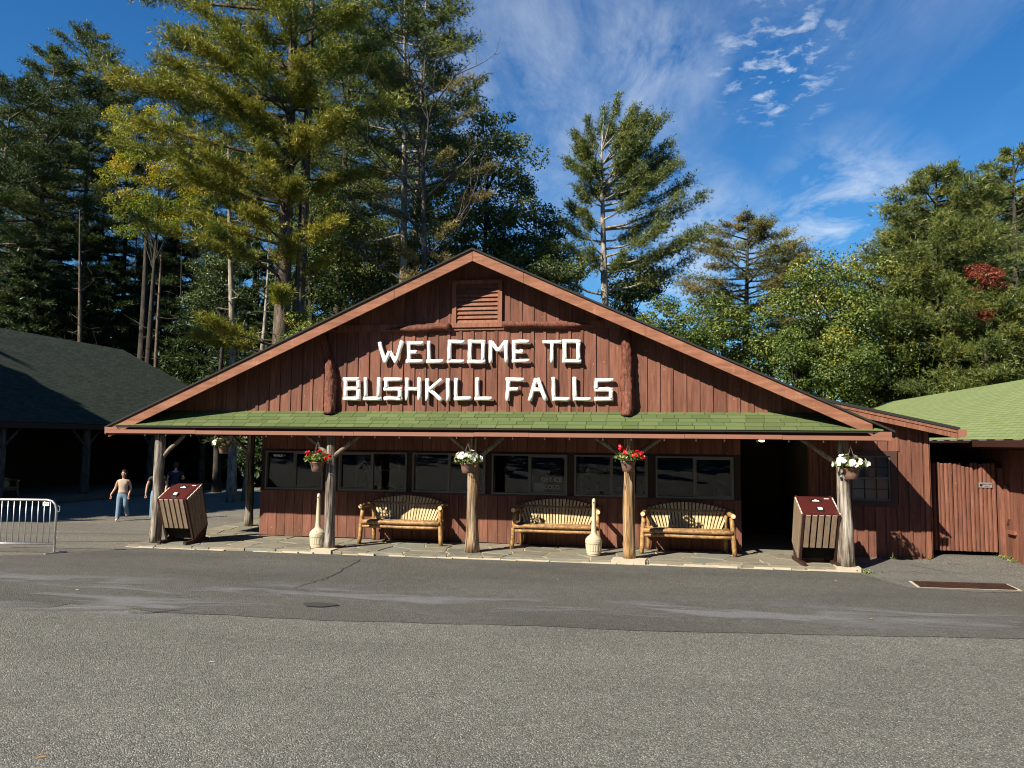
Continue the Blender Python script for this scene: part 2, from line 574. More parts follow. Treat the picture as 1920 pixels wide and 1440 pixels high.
def asphalt(name, base, lo, hi, spk, patchy, tint=(1, 1, 0.96)):
    m, nt, b = newmat(name)
    co = objcoord(nt)
    v = nt.nodes.new('ShaderNodeTexVoronoi')
    nt.links.new(co, v.inputs['Vector'])
    v.inputs['Scale'].default_value = spk
    sepc = N(nt, 'ShaderNodeSeparateColor', i_0=v.outputs['Color'])
    v2 = nt.nodes.new('ShaderNodeTexVoronoi')
    nt.links.new(co, v2.inputs['Vector'])
    v2.inputs['Scale'].default_value = spk * 2.3
    sep2 = N(nt, 'ShaderNodeSeparateColor', i_0=v2.outputs['Color'])
    peb = math_(nt, 'ADD', math_(nt, 'MULTIPLY', sepc.outputs[0], 0.6), math_(nt, 'MULTIPLY', sep2.outputs[1], 0.4))
    val = ramp(nt, peb, [(0.08, lo), (0.45, base), (0.72, base * 1.12), (0.9, hi)])
    big = noise_(nt, mapping(nt, co, (0.5, 1.3, 1)), 0.55, 5.0, 0.62, 0.4)
    fac = ramp(nt, big, [(0.3, 1.0 - patchy), (0.7, 1.0 + patchy)])
    fine = ramp(nt, noise_(nt, co, 7.0, 4.0, 0.6), [(0.3, 0.9), (0.7, 1.1)])
    col = mixc(nt, 1.0, mixc(nt, 1.0, mixc(nt, 1.0, val, fac, 'MULTIPLY'), fine, 'MULTIPLY'), tint, 'MULTIPLY')
    h = math_(nt, 'ADD', math_(nt, 'MULTIPLY', v.outputs['Distance'], -1.0), math_(nt, 'MULTIPLY', sepc.outputs[0], 0.5))
    setp(nt, b, col, 0.88, 0.3, normal=bump(nt, h, 0.8, 0.012))
    return m


M['asphalt_old'] = asphalt('old_asphalt', 0.138, 0.035, 0.4, 104.0, 0.13, (1.0, 0.99, 0.87))
M['asphalt_new'] = asphalt('newer_asphalt', 0.092, 0.035, 0.19, 95.0, 0.2, (1.0, 0.98, 0.87))
M['asphalt_path'] = asphalt('sandy_asphalt', 0.15, 0.06, 0.28, 70.0, 0.18, (1.0, 0.93, 0.78))
M['asphalt_pale'] = asphalt('pale_asphalt', 0.125, 0.05, 0.23, 80.0, 0.2, (1.0, 0.98, 0.9))
M['crack'] = plain('tar_crack', (0.03, 0.028, 0.026), 0.9)
M['stain'] = plain('oil_stain', (0.045, 0.044, 0.042), 0.6)


def film_mat():
    """patches of pale dried dust on the asphalt, ragged"""
    m = bpy.data.materials.new('dried_dust')
    m.use_nodes = True
    nt = m.node_tree
    nt.nodes.clear()
    out = nt.nodes.new('ShaderNodeOutputMaterial')
    co = objcoord(nt)
    n1 = noise_(nt, mapping(nt, co, (0.45, 1.6, 1), (0, 0, 0.04)), 1.1, 6.0, 0.62, 0.5)
    f = ramp(nt, n1, [(0.47, 0.0), (0.6, 1.0)])
    f = math_(nt, 'MULTIPLY', f, ramp(nt, noise_(nt, co, 60.0, 3.0, 0.7), [(0.35, 0.35), (0.65, 1.0)]))
    uv = N(nt, 'ShaderNodeSeparateXYZ', i_0=nt.nodes.new('ShaderNodeUVMap').outputs[0])
    edge = ramp(nt, uv.outputs[1], [(0.0, 0.0), (0.3, 1.0), (0.7, 1.0), (1.0, 0.0)])
    f = math_(nt, 'MULTIPLY', math_(nt, 'MULTIPLY', f, edge), 0.8)
    d = N(nt, 'ShaderNodeBsdfDiffuse', i_Color=(0.21, 0.21, 0.22, 1))
    t = N(nt, 'ShaderNodeBsdfTransparent')
    mx = N(nt, 'ShaderNodeMixShader', i_0=f, i_1=t.outputs[0], i_2=d.outputs[0])
    nt.links.new(mx.outputs[0], out.inputs[0])
    return m


M['film'] = film_mat()


def stone_mat():
    m, nt, b = newmat('flagstone')
    co = objcoord(nt)
    rnd = orand(nt)
    w = math_(nt, 'MULTIPLY', rnd, 50.0)
    n1 = noise_(nt, co, 2.2, 6.0, 0.62, 0.6, w)
    col = ramp(nt, rnd, [(0.0, (0.1, 0.105, 0.085)), (0.4, (0.16, 0.15, 0.115)), (0.75, (0.13, 0.15, 0.13)), (1.0, (0.22, 0.19, 0.14))])
    col = mixc(nt, ramp(nt, n1, [(0.35, 0.0), (0.7, 0.6)]), col, (0.25, 0.21, 0.15))
    col = mixc(nt, ramp(nt, noise_(nt, co, 9.0, 4.0, 0.6, 0, w), [(0.5, 0.0), (0.75, 0.5)]), col, (0.06, 0.06, 0.05))
    setp(nt, b, col, 0.7, 0.35, normal=bump(nt, n1, 0.4, 0.02))
    return m


M['stone'] = stone_mat()
M['mortar'] = plain('sandy_mortar', (0.4, 0.33, 0.22), 0.95, var=0.35, scale=5.0, bmp=0.5)
M['forest_floor'] = plain('leaf_litter', (0.07, 0.05, 0.03), 0.95, var=0.5, scale=1.5, bmp=0.6)


def leaf_mat(name, stops, trans=0.35, nscale=0.5):
    m = bpy.data.materials.new(name)
    m.use_nodes = True
    nt = m.node_tree
    nt.nodes.clear()
    out = nt.nodes.new('ShaderNodeOutputMaterial')
    at = N(nt, 'ShaderNodeAttribute', attribute_name='tint')
    co = objcoord(nt)
    nz = noise_(nt, co, nscale, 3.0, 0.6)
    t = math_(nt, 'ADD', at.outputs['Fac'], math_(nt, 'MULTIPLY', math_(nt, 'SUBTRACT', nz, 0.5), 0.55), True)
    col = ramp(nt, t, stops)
    d = N(nt, 'ShaderNodeBsdfDiffuse', i_Color=col)
    tr = N(nt, 'ShaderNodeBsdfTranslucent', i_Color=mixc(nt, 1.0, col, (1.25, 1.2, 0.55), 'MULTIPLY'))
    gl = N(nt, 'ShaderNodeBsdfGlossy', i_Color=(0.8, 0.85, 0.8, 1), i_Roughness=0.45)
    mx = N(nt, 'ShaderNodeMixShader', i_0=trans, i_1=d.outputs[0], i_2=tr.outputs[0])
    mx2 = N(nt, 'ShaderNodeMixShader', i_0=0.035, i_1=mx.outputs[0], i_2=gl.outputs[0])
    nt.links.new(mx2.outputs[0], out.inputs[0])
    return m


M['pine_gold'] = leaf_mat('golden_pine_needles', [(0.0, (0.045, 0.075, 0.016)), (0.3, (0.1, 0.14, 0.02)), (0.6, (0.19, 0.205, 0.024)), (1.0, (0.31, 0.26, 0.032))], 0.13)
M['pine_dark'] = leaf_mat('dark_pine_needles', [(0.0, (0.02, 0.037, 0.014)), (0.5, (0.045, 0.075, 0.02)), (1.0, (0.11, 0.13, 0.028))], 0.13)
M['pine_green'] = leaf_mat('green_pine_needles', [(0.0, (0.034, 0.058, 0.021)), (0.5, (0.1, 0.132, 0.03)), (1.0, (0.21, 0.205, 0.042))], 0.13)
M['pine_rusty'] = leaf_mat('rusty_pine_needles', [(0.0, (0.045, 0.06, 0.026)), (0.5, (0.13, 0.135, 0.045)), (1.0, (0.27, 0.2, 0.075))], 0.13)
M['leaf_dark'] = leaf_mat('dark_oak_leaves', [(0.0, (0.022, 0.04, 0.014)), (0.6, (0.055, 0.085, 0.025)), (1.0, (0.115, 0.135, 0.035))], 0.25)
M['leaf_green'] = leaf_mat('green_leaves', [(0.0, (0.028, 0.052, 0.014)), (0.5, (0.075, 0.115, 0.021)), (0.85, (0.16, 0.19, 0.03)), (1.0, (0.36, 0.26, 0.03))], 0.22)
M['leaf_oak'] = leaf_mat('oak_leaves', [(0.0, (0.03, 0.05, 0.018)), (0.5, (0.085, 0.115, 0.032)), (1.0, (0.17, 0.185, 0.05))], 0.22)
M['leaf_yellow'] = leaf_mat('yellowing_leaves', [(0.0, (0.06, 0.11, 0.012)), (0.35, (0.16, 0.22, 0.015)), (0.7, (0.4, 0.34, 0.02)), (1.0, (0.5, 0.24, 0.03))], 0.35)
M['leaf_red'] = leaf_mat('red_leaves', [(0.0, (0.07, 0.018, 0.012)), (0.6, (0.17, 0.028, 0.02)), (1.0, (0.27, 0.08, 0.02))], 0.2)
M['leaf_basket'] = leaf_mat('basket_leaves', [(0.0, (0.03, 0.06, 0.01)), (0.6, (0.1, 0.16, 0.03)), (1.0, (0.3, 0.34, 0.1))], 0.3)
M['petal_red'] = leaf_mat('red_petals', [(0.0, (0.55, 0.008, 0.015)), (1.0, (0.75, 0.03, 0.035))], 0.2)
M['petal_white'] = leaf_mat('white_petals', [(0.0, (0.7, 0.7, 0.62)), (1.0, (0.85, 0.85, 0.8))], 0.2)


def bark(name, c0, c1, c2):
    return wood(name, [c0, c1, c2], stretch=(4, 4, 0.9), scale=2.5, bmp=1.0, rand=0.2, stain=0.4, rough=0.9)


M['bark_pine'] = bark('pine_bark', (0.04, 0.03, 0.024), (0.1, 0.078, 0.06), (0.17, 0.135, 0.105))
M['bark_pale'] = bark('pale_bark', (0.11, 0.095, 0.075), (0.26, 0.23, 0.185), (0.42, 0.39, 0.33))
M['bark_dark'] = bark('dark_bark', (0.02, 0.017, 0.014), (0.045, 0.038, 0.03), (0.075, 0.064, 0.05))

# ------------------------------------------------------------------ ground
def smooth(a, b, x):
    t = np.clip((np.asarray(x, float) - a) / (b - a), 0, 1)
    return t * t * (3 - 2 * t)


def g(X, Y):
    X = np.asarray(X, float)
    Y = np.asarray(Y, float)
    z = 0.42 - 0.49 * np.clip(Y, -20, 12.9) / 12.9
    w = 1 - smooth(-11, -8.6, X)
    z = z - w * (0.68 * smooth(12.9, 22, Y) + 0.15 * smooth(22, 40, Y))
    z = z + smooth(2.8, 3.6, X) * 0.05 * smooth(12.9, 14.5, Y) + smooth(4.9, 5.3, X) * 0.06 * smooth(13.6, 14.7, Y)
    return z


def gz(x, y):
    return float(g(x, y))


def sheet(name, xs, ys, dz, mat):
    X, Y = np.meshgrid(xs, ys)
    Z = g(X, Y) + dz
    n, mcol = X.shape
    V = np.stack([X, Y, Z], -1).reshape(-1, 3)
    F = [(i * mcol + j, i * mcol + j + 1, (i + 1) * mcol + j + 1, (i + 1) * mcol + j) for i in range(n - 1) for j in range(mcol - 1)]
    me = bpy.data.meshes.new(name)
    me.from_pydata([tuple(p) for p in V], [], F)
    me.update()
    return tag(link(name, me, mat), kind='structure')


def band(name, pts, dz, mat, rows=10, step=0.4, uv=False, jag=0.0, seed=3):
    """pts: (x, y_front, y_back); a sheet that follows the ground between two edges"""
    xs, lo, hi = [], [], []
    rng = random.Random(seed)
    for (x0, a0, b0), (x1, a1, b1) in zip(pts[:-1], pts[1:]):
        k = max(1, int(abs(x1 - x0) / step))
        for i in range(k):
            t = i / k
            xs.append(x0 + (x1 - x0) * t)
            lo.append(a0 + (a1 - a0) * t + rng.uniform(-jag, jag))
            hi.append(b0 + (b1 - b0) * t)
    xs.append(pts[-1][0])
    lo.append(pts[-1][1])
    hi.append(pts[-1][2])
    V, F, U = [], [], []
    for i, x in enumerate(xs):
        for r in range(rows + 1):
            y = lo[i] + (hi[i] - lo[i]) * r / rows
            V.append((x, y, gz(x, y) + dz))
            U.append((x, r / rows))
    for i in range(len(xs) - 1):
        for r in range(rows):
            a = i * (rows + 1) + r
            F.append((a, a + rows + 1, a + rows + 2, a + 1))
    me = bpy.data.meshes.new(name)
    me.from_pydata(V, [], F)
    if uv:
        l = me.uv_layers.new(name='UVMap')
        for li, lp in enumerate(me.loops):
            l.data[li].uv = U[lp.vertex_index]
    me.update()
    return link(name, me, mat)


sheet('ground', np.array([-900, -400, -150, -80, -40, -20, -12, -8, 0, 4, 10, 30, 80, 200, 900.0]),
      np.array([-900, -300, -80, -30, -15, 0, 5, 12.9, 14, 16, 18, 20, 22, 26, 30, 36, 42, 60, 100, 300, 1500.0]), -0.09, M['forest_floor'])
sheet('parking_lot', np.concatenate([np.linspace(-24, -13, 12), np.linspace(-12, -8, 17), np.linspace(-7, 20, 20)]),
      np.concatenate([np.linspace(-25, 12.9, 20), np.linspace(13.2, 42, 60)]), 0.0, M['asphalt_old'])
edge = [(-26, 6.2, 8.0), (-14, 6.6, 9.4), (-11.6, 6.8, 10.3), (-10.65, 6.9, 10.87), (-10.06, 6.95, 11.23), (-9.75, 7.0, 11.59), (-9.3, 7.0, 12.6), (-9.2, 7.0, 13.2), (-6.96, 7.14, 13.2),
        (-6.41, 7.2, 13.2), (-6.36, 7.45, 13.2), (-5.77, 7.52, 13.2), (-5.2, 7.25, 13.2), (-4.4, 7.33, 13.2), (-3.3, 7.36, 13.2), (-1.36, 7.62, 13.2), (0, 7.7, 13.2),
        (1.5, 7.94, 13.25), (3.35, 8.25, 13.25), (3.47, 8.3, 12.48), (3.66, 8.33, 11.6), (4.5, 8.42, 11.5), (5.15, 8.5, 11.6), (6.5, 8.6, 11.7), (9, 8.8, 11.8), (16, 9.5, 12.0)]
tag(band('asphalt_strip', edge, 0.005, M['asphalt_new'], rows=8, step=0.25, jag=0.025), kind='structure')
tag(band('side_path', [(-24, 9.0, 42.0), (-14, 9.4, 42.0), (-11.6, 10.3, 42.0), (-10.65, 10.87, 42), (-10.06, 11.23, 42), (-9.75, 11.59, 42), (-9.3, 12.6, 42), (-9.2, 13.2, 42), (-7.6, 13.25, 42)], 0.0045, M['asphalt_path'], rows=60, step=0.3), kind='structure')
tag(band('gate_apron', [(3.35, 13.1, 15.0), (3.47, 12.4, 15.0), (3.66, 11.56, 20.0), (4.5, 11.46, 20), (5.15, 11.56, 20), (6.5, 11.66, 20), (9, 11.75, 20)], 0.009, M['asphalt_pale'], rows=14, step=0.25, jag=0.02), kind='structure')
dust = tag(band('dust_film', [(-9.5, 7.3, 9.6), (-4, 7.5, 9.7), (1.5, 8.1, 9.9), (7.5, 8.7, 10.9)], 0.0095, M['film'], rows=6, step=0.4, uv=True), kind='structure')
dust2 = tag(band('dust_film', [(-7.2, 6.6, 8.4), (-4.4, 6.8, 8.3)], 0.013, M['film'], rows=6, step=0.4, uv=True), kind='structure')


def crack(path, w, seed):
    rng = random.Random(seed)
    pts = []
    for (x0, y0), (x1, y1) in zip(path[:-1], path[1:]):
        for i in range(7):
            t = i / 7
            pts.append((x0 + (x1 - x0) * t + rng.uniform(-.03, .03), y0 + (y1 - y0) * t + rng.uniform(-.03, .03)))
    b = MB()
    for (x0, y0), (x1, y1) in zip(pts[:-1], pts[1:]):
        dx, dy = x1 - x0, y1 - y0
        l = math.hypot(dx, dy) or 1
        nx, ny = -dy / l * w, dx / l * w
        q = [(x0 - nx, y0 - ny), (x1 - nx, y1 - ny), (x1 + nx, y1 + ny), (x0 + nx, y0 + ny)]
        b.poly([(x, y, gz(x, y) + 0.012) for x, y in q])
    return tag(b.build('crack', M['crack']), kind='structure')


crack([(-4.81, 12.2), (-4.48, 10.21), (-4.46, 9.64), (-4.53, 9.02)], 0.008, 1)
crack([(-5.0, 7.45), (-5.2, 7.23), (-5.4, 7.1)], 0.012, 2)
crack([(-16, 13.2), (-12.5, 14.6), (-10.2, 15.2), (-8.6, 15.3)], 0.02, 3)
crack([(-13.6, 12.2), (-11.2, 13.0), (-9.7, 13.6)], 0.018, 4)
crack([(4.4, 13.8), (5.2, 13.1), (5.9, 13.0), (6.4, 12.4)], 0.008, 5)
crack([(3.5, 12.9), (4.3, 13.3), (5.0, 12.9)], 0.007, 6)
crack([(4.9, 14.3), (5.6, 13.6), (6.3, 13.7)], 0.006, 8)
sb = MB()
sb.poly([(-3.68 + 0.2 * math.cos(a) * (1 + 0.2 * math.sin(3 * a)), 8.1 + 0.13 * math.sin(a), gz(-3.68, 8.1) + 0.016 - 0.038 * 0.13 * math.sin(a)) for a in [i * math.pi / 12 for i in range(24)]])
tag(sb.build('oil_stain', M['stain']), kind='structure')

# ------------------------------------------------------------------ porch floor of flagstones


def clip_poly(poly, a, b, c):
    """keep a*x+b*y<=c"""
    out = []
    for i in range(len(poly)):
        p, q = poly[i], poly[(i + 1) % len(poly)]
        dp, dq = a * p[0] + b * p[1] - c, a * q[0] + b * q[1] - c
        if dp <= 0:
            out.append(p)
        if (dp < 0 < dq) or (dq < 0 < dp):
            t = dp / (dp - dq)
            out.append((p[0] + (q[0] - p[0]) * t, p[1] + (q[1] - p[1]) * t))
    return out


def front_y(x):
    return 12.62 + (x + 9.6) * 0.0375


slab = MB()
slab.prism_z([(-9.62, front_y(-9.62) + .03), (-6, front_y(-6) + .035), (-2, front_y(-2) + .03), (3.42, front_y(3.42) + .03), (3.42, 14.6), (-7.9, 14.6), (-7.9, 18.5), (-9.62, 18.5)], -0.4, -0.013)
porch_floor = tag(slab.build('porch_floor', M['mortar']), kind='structure')
rng = random.Random(11)


def flagstones(poly0, sites, inset, edge_jit):
    for i, s in enumerate(sites):
        poly = list(poly0)
        for j, t in enumerate(sites):
            if i == j or abs(t[0] - s[0]) > 2.2 or abs(t[1] - s[1]) > 2.2:
                continue
            a, b = t[0] - s[0], t[1] - s[1]
            c = (t[0] ** 2 + t[1] ** 2 - s[0] ** 2 - s[1] ** 2) / 2 - inset * math.hypot(a, b)
            poly = clip_poly(poly, a, b, c)
            if len(poly) < 3:
                break
        if len(poly) < 3:
            continue
        pj = []
        for k in range(len(poly)):
            p, q = poly[k], poly[(k + 1) % len(poly)]
            pj.append((p[0] + rng.uniform(-.012, .012), p[1] + rng.uniform(-edge_jit, .012)))
            if math.hypot(q[0] - p[0], q[1] - p[1]) > 0.25:
                pj.append(((p[0] + q[0]) / 2 + rng.uniform(-.018, .018), (p[1] + q[1]) / 2 + rng.uniform(-edge_jit, .018)))
        m = MB()
        zt = rng.uniform(-0.006, 0.004)
        cx = sum(p[0] for p in pj) / len(pj)
        cy = sum(p[1] for p in pj) / len(pj)
        m.rings([[(x, y, -0.08) for x, y in pj], [(x, y, zt - 0.006) for x, y in pj], [(cx + (x - cx) * .97, cy + (y - cy) * .97, zt) for x, y in pj]], True)
        m.build('flagstone', M['stone'], porch_floor)


sites = []
x = -9.4
while x < 3.4:
    for y in (12.8, 13.25, 13.75, 14.25):
        sites.append((x + rng.uniform(-.22, .22), y + (x + 9.6) * .02 + rng.uniform(-.16, .16)))
    x += 0.62
flagstones([(-9.6, front_y(-9.6)), (3.4, front_y(3.4)), (3.4, 14.48), (-9.6, 14.48)], sites, 0.011, 0.02)
sites = []
for iy in range(6):
    for ix in range(3):
        sites.append((-9.3 + ix * .55 + rng.uniform(-.17, .17), 14.8 + iy * .62 + rng.uniform(-.2, .2)))
flagstones([(-9.6, 14.5), (-8.0, 14.5), (-8.0, 18.4), (-9.6, 18.4)], sites, 0.011, 0.012)
for (x, y, w) in ((-5.78, 12.83, .2), (-0.3, 13.02, .3), (3.24, 13.12, .2)):
    b = MB()
    pts = [(x - w, y - .1), (x + w * .9, y - .09), (x + w, y + .2), (x - w * .9, y + .2)]
    b.prism_z(pts, -.3, .016)
    b.build('post_pad', M['concrete'], porch_floor)
b = MB()
for i in range(46):
    x = -9.5 + i * .285
    yy = front_y(x)
    h = rng.uniform(.012, .05)
    b.prism_z([(x - .15, yy - rng.uniform(.02, .06)), (x + .15, yy - rng.uniform(.02, .06)), (x + .15, yy + .05), (x - .15, yy + .05)], -.3, -.012 - h)
b.build('mortar_edge', M['concrete'], porch_floor)

# ------------------------------------------------------------------ the welcome lodge
APX, APZ, SL, SR = -3.09, 5.49, 0.449, 0.463
XL, XR = -10.36, 3.90
YF = 12.85
GY = 13.35
WY = 14.5


def roof_z(x):
    return APZ - (APX - x) * SL if x < APX else APZ - (x - APX) * SR


B0 = Vector((-3.0, 14.5, 0.0))
lodge = thing('lodge', 'brown board lodge with log lettered gable and green shingled porch roof', 'building', B0)
set_off(B0)
TH = 0.034
b = MB()
b.prism_y([(XL - .03, roof_z(XL - .03)), (XL - .03, roof_z(XL - .03) - TH), (APX, APZ - TH), (XR + .03, roof_z(XR + .03) - TH), (XR + .03, roof_z(XR + .03)), (APX, APZ)][::-1], YF - .03, 27.0)
roof = b.build('roof', M['roof_edge'], lodge)


def rake_piece(x0, x1, h=0.2, y0=YF, y1=YF + .04, drop=None, mat='rake'):
    m = MB()
    d = TH + .002 if drop is None else drop
    m.prism_y([(x0, roof_z(x0) - d - h), (x1, roof_z(x1) - d - h), (x1, roof_z(x1) - d), (x0, roof_z(x0) - d)], y0, y1)
    return m.build('rake_board', M[mat], lodge)


gap = 0.003
for x0, x1 in ((XL + .04, -8.05), (-8.05, -4.55), (-4.55, APX), (APX, -2.15), (-2.15, -0.02), (-0.02, 3.6)):
    rake_piece(x0 + gap, x1 - gap)
# soffit lookouts under the overhang, the backing wall and its boards
b = MB()
b.prism_y([(-9.62, 2.3), (3.2, 2.3), (3.2, roof_z(3.2) - TH - .01), (APX, APZ - TH - .01), (-9.62, roof_z(-9.62) - TH - .01)], GY + .03, GY + .1)
gable = b.build('gable_wall', M['siding'], lodge)
PITCHX = 0.2265
BEAM0, BEAM1 = 4.06, 4.20


def gboard(x0, x1, z0, ztop, y0, y1, name):
    if x0 < APX < x1:
        tops = [(x1, min(ztop, roof_z(x1) - TH - .004)), (APX, min(ztop, APZ - TH - .004)), (x0, min(ztop, roof_z(x0) - TH - .004))]
    else:
        tops = [(x1, min(ztop, roof_z(x1) - TH - .004)), (x0, min(ztop, roof_z(x0) - TH - .004))]
    if min(t[1] for t in tops) < z0 + .01:
        return
    m = MB()
    m.prism_y([(x0, z0), (x1, z0)] + tops, y0, y1)
    m.build(name, M['siding'], gable)


rb = random.Random(5)
x = -9.52
while x < 3.05:
    x1 = x + PITCHX
    xm = (x + x1) / 2
    inner = -5.95 < xm < -0.36
    dy = rb.uniform(-.003, .003)
    if inner:
        gboard(x + .004, x1 - .004, 2.515 + rb.uniform(-.008, .008), BEAM0, GY + dy, GY + .03, 'board')
        if not (-3.5 < x and x1 < -2.68):
            gboard(x + .004, x1 - .004, BEAM1, 9, GY + dy, GY + .03, 'board')
        gboard(x1 - .03, x1 + .022, 2.52 + rb.uniform(-.01, .01), BEAM0 - .002 + rb.uniform(-.02, 0), GY - .02, GY - .001, 'batten')
        if not (-3.56 < x1 < -2.63):
            gboard(x1 - .024, x1 + .022, BEAM1 + .002, 9, GY - .014, GY - .001, 'batten')
    else:
        gboard(x + .004, x1 - .004, 2.515 + rb.uniform(-.008, .008), 9, GY + dy, GY + .03, 'board')
        gboard(x1 - .028, x1 + .022, 2.52 + rb.uniform(-.01, .01), 9, GY - .018, GY - .001, 'batten')
    x = x1
b = MB()
b.box(-5.86, -0.42, GY - .03, GY + .03, BEAM0, BEAM1)
b.build('gable_beam', M['trim'], lodge)
# louvred vent
vent = piece('gable_vent', lodge)
b = MB()
for x0, x1, z0, z1 in ((-3.57, -3.49, 4.11, 5.0), (-2.70, -2.62, 4.11, 5.0), (-3.49, -2.70, 4.11, 4.19), (-3.49, -2.70, 4.93, 5.0)):
    b.box(x0, x1, GY - .06, GY + .03, z0, z1)
b.build('vent_frame', M['trim'], vent)
b = MB()
b.box(-3.49, -2.70, GY + .015, GY + .028, 4.19, 4.93)
b.build('vent_back', M['dark_in'], vent)
for i in range(9):
    z = 4.192 + i * .0815
    m = MB()
    m.prism_x([(GY - .045, z), (GY - .03, z), (GY + .012, z + .086), (GY - .003, z + .086)][::-1], -3.488, -2.702)
    m.build('slat', M['trim'], vent)


def log(p0, p1, r0, r1, name, mat, parent, n=12, seg=10, amp=.08, seed=0., bend=0.0, smooth=True, flat=1.0, taper0=None, taper1=None, ends=None):
    p0, p1 = Vector(p0), Vector(p1)
    m = MB()
    path, rad = [], []
    for i in range(seg + 1):
        t = i / seg
        p = p0.lerp(p1, t)
        if bend:
            p = p + Vector((mnoise.noise(Vector((t * 2.2 + seed, seed, 0))), 0.4 * mnoise.noise(Vector((t * 2.2, seed, 3))), mnoise.noise(Vector((seed, t * 2, 9))) * (0.0 if abs((p1 - p0).normalized().z) > .8 else 1.0))) * bend
        r = r0 + (r1 - r0) * t
        if taper0 and t < taper0:
            r *= 0.25 + 0.75 * t / taper0
        if taper1 and t > 1 - taper1:
            r *= 0.25 + 0.75 * (1 - t) / taper1
        path.append(p)
        rad.append(r)
    m.tube(path, rad, n, amp, seed, 3.0, 0.45, True, flat)
    return m.build(name, mat, parent, smooth)


log((-4.85, GY - .07, 4.085), (-3.60, GY - .07, 4.125), .062, .068, 'log_trim', M['bark_paint'], lodge, amp=.12, seed=1.3, taper0=.4, seg=18)
log((-2.60, GY - .07, 4.15), (-0.98, GY - .07, 4.115), .06, .062, 'log_trim', M['bark_paint'], lodge, amp=.12, seed=2.3, taper1=.35, seg=18)
# bark covered corner logs, the left one crooked


def bark_tube(m, n=26, sub_=7):
    """resample a 14-sided tube finely and raise bark ridges on it"""
    k = len(m.v) // 14
    rings = [[Vector(p) for p in m.v[i * 14:(i + 1) * 14]] for i in range(k)]
    out = MB()
    rr = []
    for i in range(k - 1):
        for s in range(sub_ + (1 if i == k - 2 else 0)):
            t = s / sub_
            ring = []
            c = sum((a.lerp(b_, t) for a, b_ in zip(rings[i], rings[i + 1])), Vector()) / 14
            for j in range(n):
                u = j / n * 14
                j0 = int(u) % 14
                a = rings[i][j0].lerp(rings[i][(j0 + 1) % 14], u - int(u))
                b_ = rings[i + 1][j0].lerp(rings[i + 1][(j0 + 1) % 14], u - int(u))
                p = a.lerp(b_, t)
                d = p - c
                q = Vector((d.x * 30, d.y * 30, p.z * 7 + p.x * 3))
                f = 1 + .42 * (abs(mnoise.noise(q)) - .3) + .12 * mnoise.noise(q * 2.7)
                ring.append(c + d * f)
            rr.append(ring)
    out.rings(rr, True)
    return out


m = MB()
m.tube([(-6.14, GY - .08, 4.14), (-6.1, GY - .08, 3.95), (-6.03, GY - .08, 3.7), (-5.97, GY - .08, 3.5), (-5.94, GY - .08, 3.3), (-5.93, GY - .08, 3.0), (-5.92, GY - .08, 2.75), (-5.91, GY - .1, 2.49)],
       [.055, .055, .06, .075, .1, .108, .112, .12], 14, .12, 4.4, 3.5, .7)
m = bark_tube(m)
m.build('log_trim', M['bark_paint'], lodge, True)
m = MB()
m.tube([(-6.14, GY - .07, 4.1), (-6.02, GY - .06, 4.09), (-5.86, GY - .05, 4.1)], [.03, .035, .03], 8, .1, 2.0)
m.build('log_trim', M['bark_paint'], lodge, True)
m = MB()
m.tube([(-0.35, GY - .08, 4.12), (-0.35, GY - .08, 3.85), (-.34, GY - .08, 3.6), (-.325, GY - .08, 3.3), (-.33, GY - .08, 3.0), (-.315, GY - .08, 2.75), (-.325, GY - .1, 2.47)],
       [.085, .09, .1, .108, .112, .118, .122], 14, .13, 8.4, 3.5, .7)
m = bark_tube(m)
m.build('log_trim', M['bark_paint'], lodge, True)

# porch roof: base sheet and one object for each shingle
PY0, PZ0, PY1, PZ1 = 12.84, 2.232, GY + .03, 2.556
ang = math.atan2(PZ1 - PZ0, PY1 - PY0)
SLEN = math.hypot(PZ1 - PZ0, PY1 - PY0)


def under_x(z, left):
    return APX - (APZ - TH - z) / SL if left else APX + (APZ - TH - z) / SR


b = MB()
pr = [(-10.16, PY0, PZ0), (3.76, PY0, PZ0), (under_x(PZ1, False) - .02, PY1, PZ1), (under_x(PZ1, True) + .02, PY1, PZ1)]
b.rings([[(p[0], p[1], p[2] - .03) for p in pr], pr], True)
porch_roof = b.build('porch_roof', M['roof_edge'], lodge)
rs = random.Random(21)
shm = {}
for wi, w in enumerate((0.26, 0.30, 0.34)):
    m = MB()
    m.rings([[(0.004, 0, .0), (w - .004, 0, .0), (w - .004, .15, -.002), (0.004, .15, -.002)], [(0.004, 0, .009), (w - .004, 0, .009), (w - .004, .15, .004), (0.004, .15, .004)]], True)
    me = bpy.data.meshes.new('shingle')
    me.from_pydata(m.v, [], m.f)
    me.materials.append(M['shingle'])
    shm[wi] = (w, me)
ROWS = 5
for r in range(ROWS):
    s = r * SLEN / ROWS - .012
    y = PY0 + math.cos(ang) * s
    z = PZ0 + math.sin(ang) * s + .004
    xl = max(-10.16, under_x(z + .045, True) + .01)
    xr = min(3.76, under_x(z + .045, False) - .01)
    x = xl - (0.13 if r % 2 else 0)
    while x < xr - .08:
        wi = rs.choice((0, 1, 1, 2))
        w, me = shm[wi]
        sc = 1.0
        xs = x
        if xs < xl:
            sc = (x + w - xl) / w
            xs = xl
        if x + w > xr:
            sc = (xr - xs) / w
        if sc > .1:
            o = link('shingle', me, None, porch_roof, (xs - B0.x, y - B0.y, z - B0.z + rs.uniform(0, .003)), (ang - .015 + rs.uniform(-.012, .012), 0, rs.uniform(-.004, .004)))
            o.scale = (sc, 1, 1)
        x += w
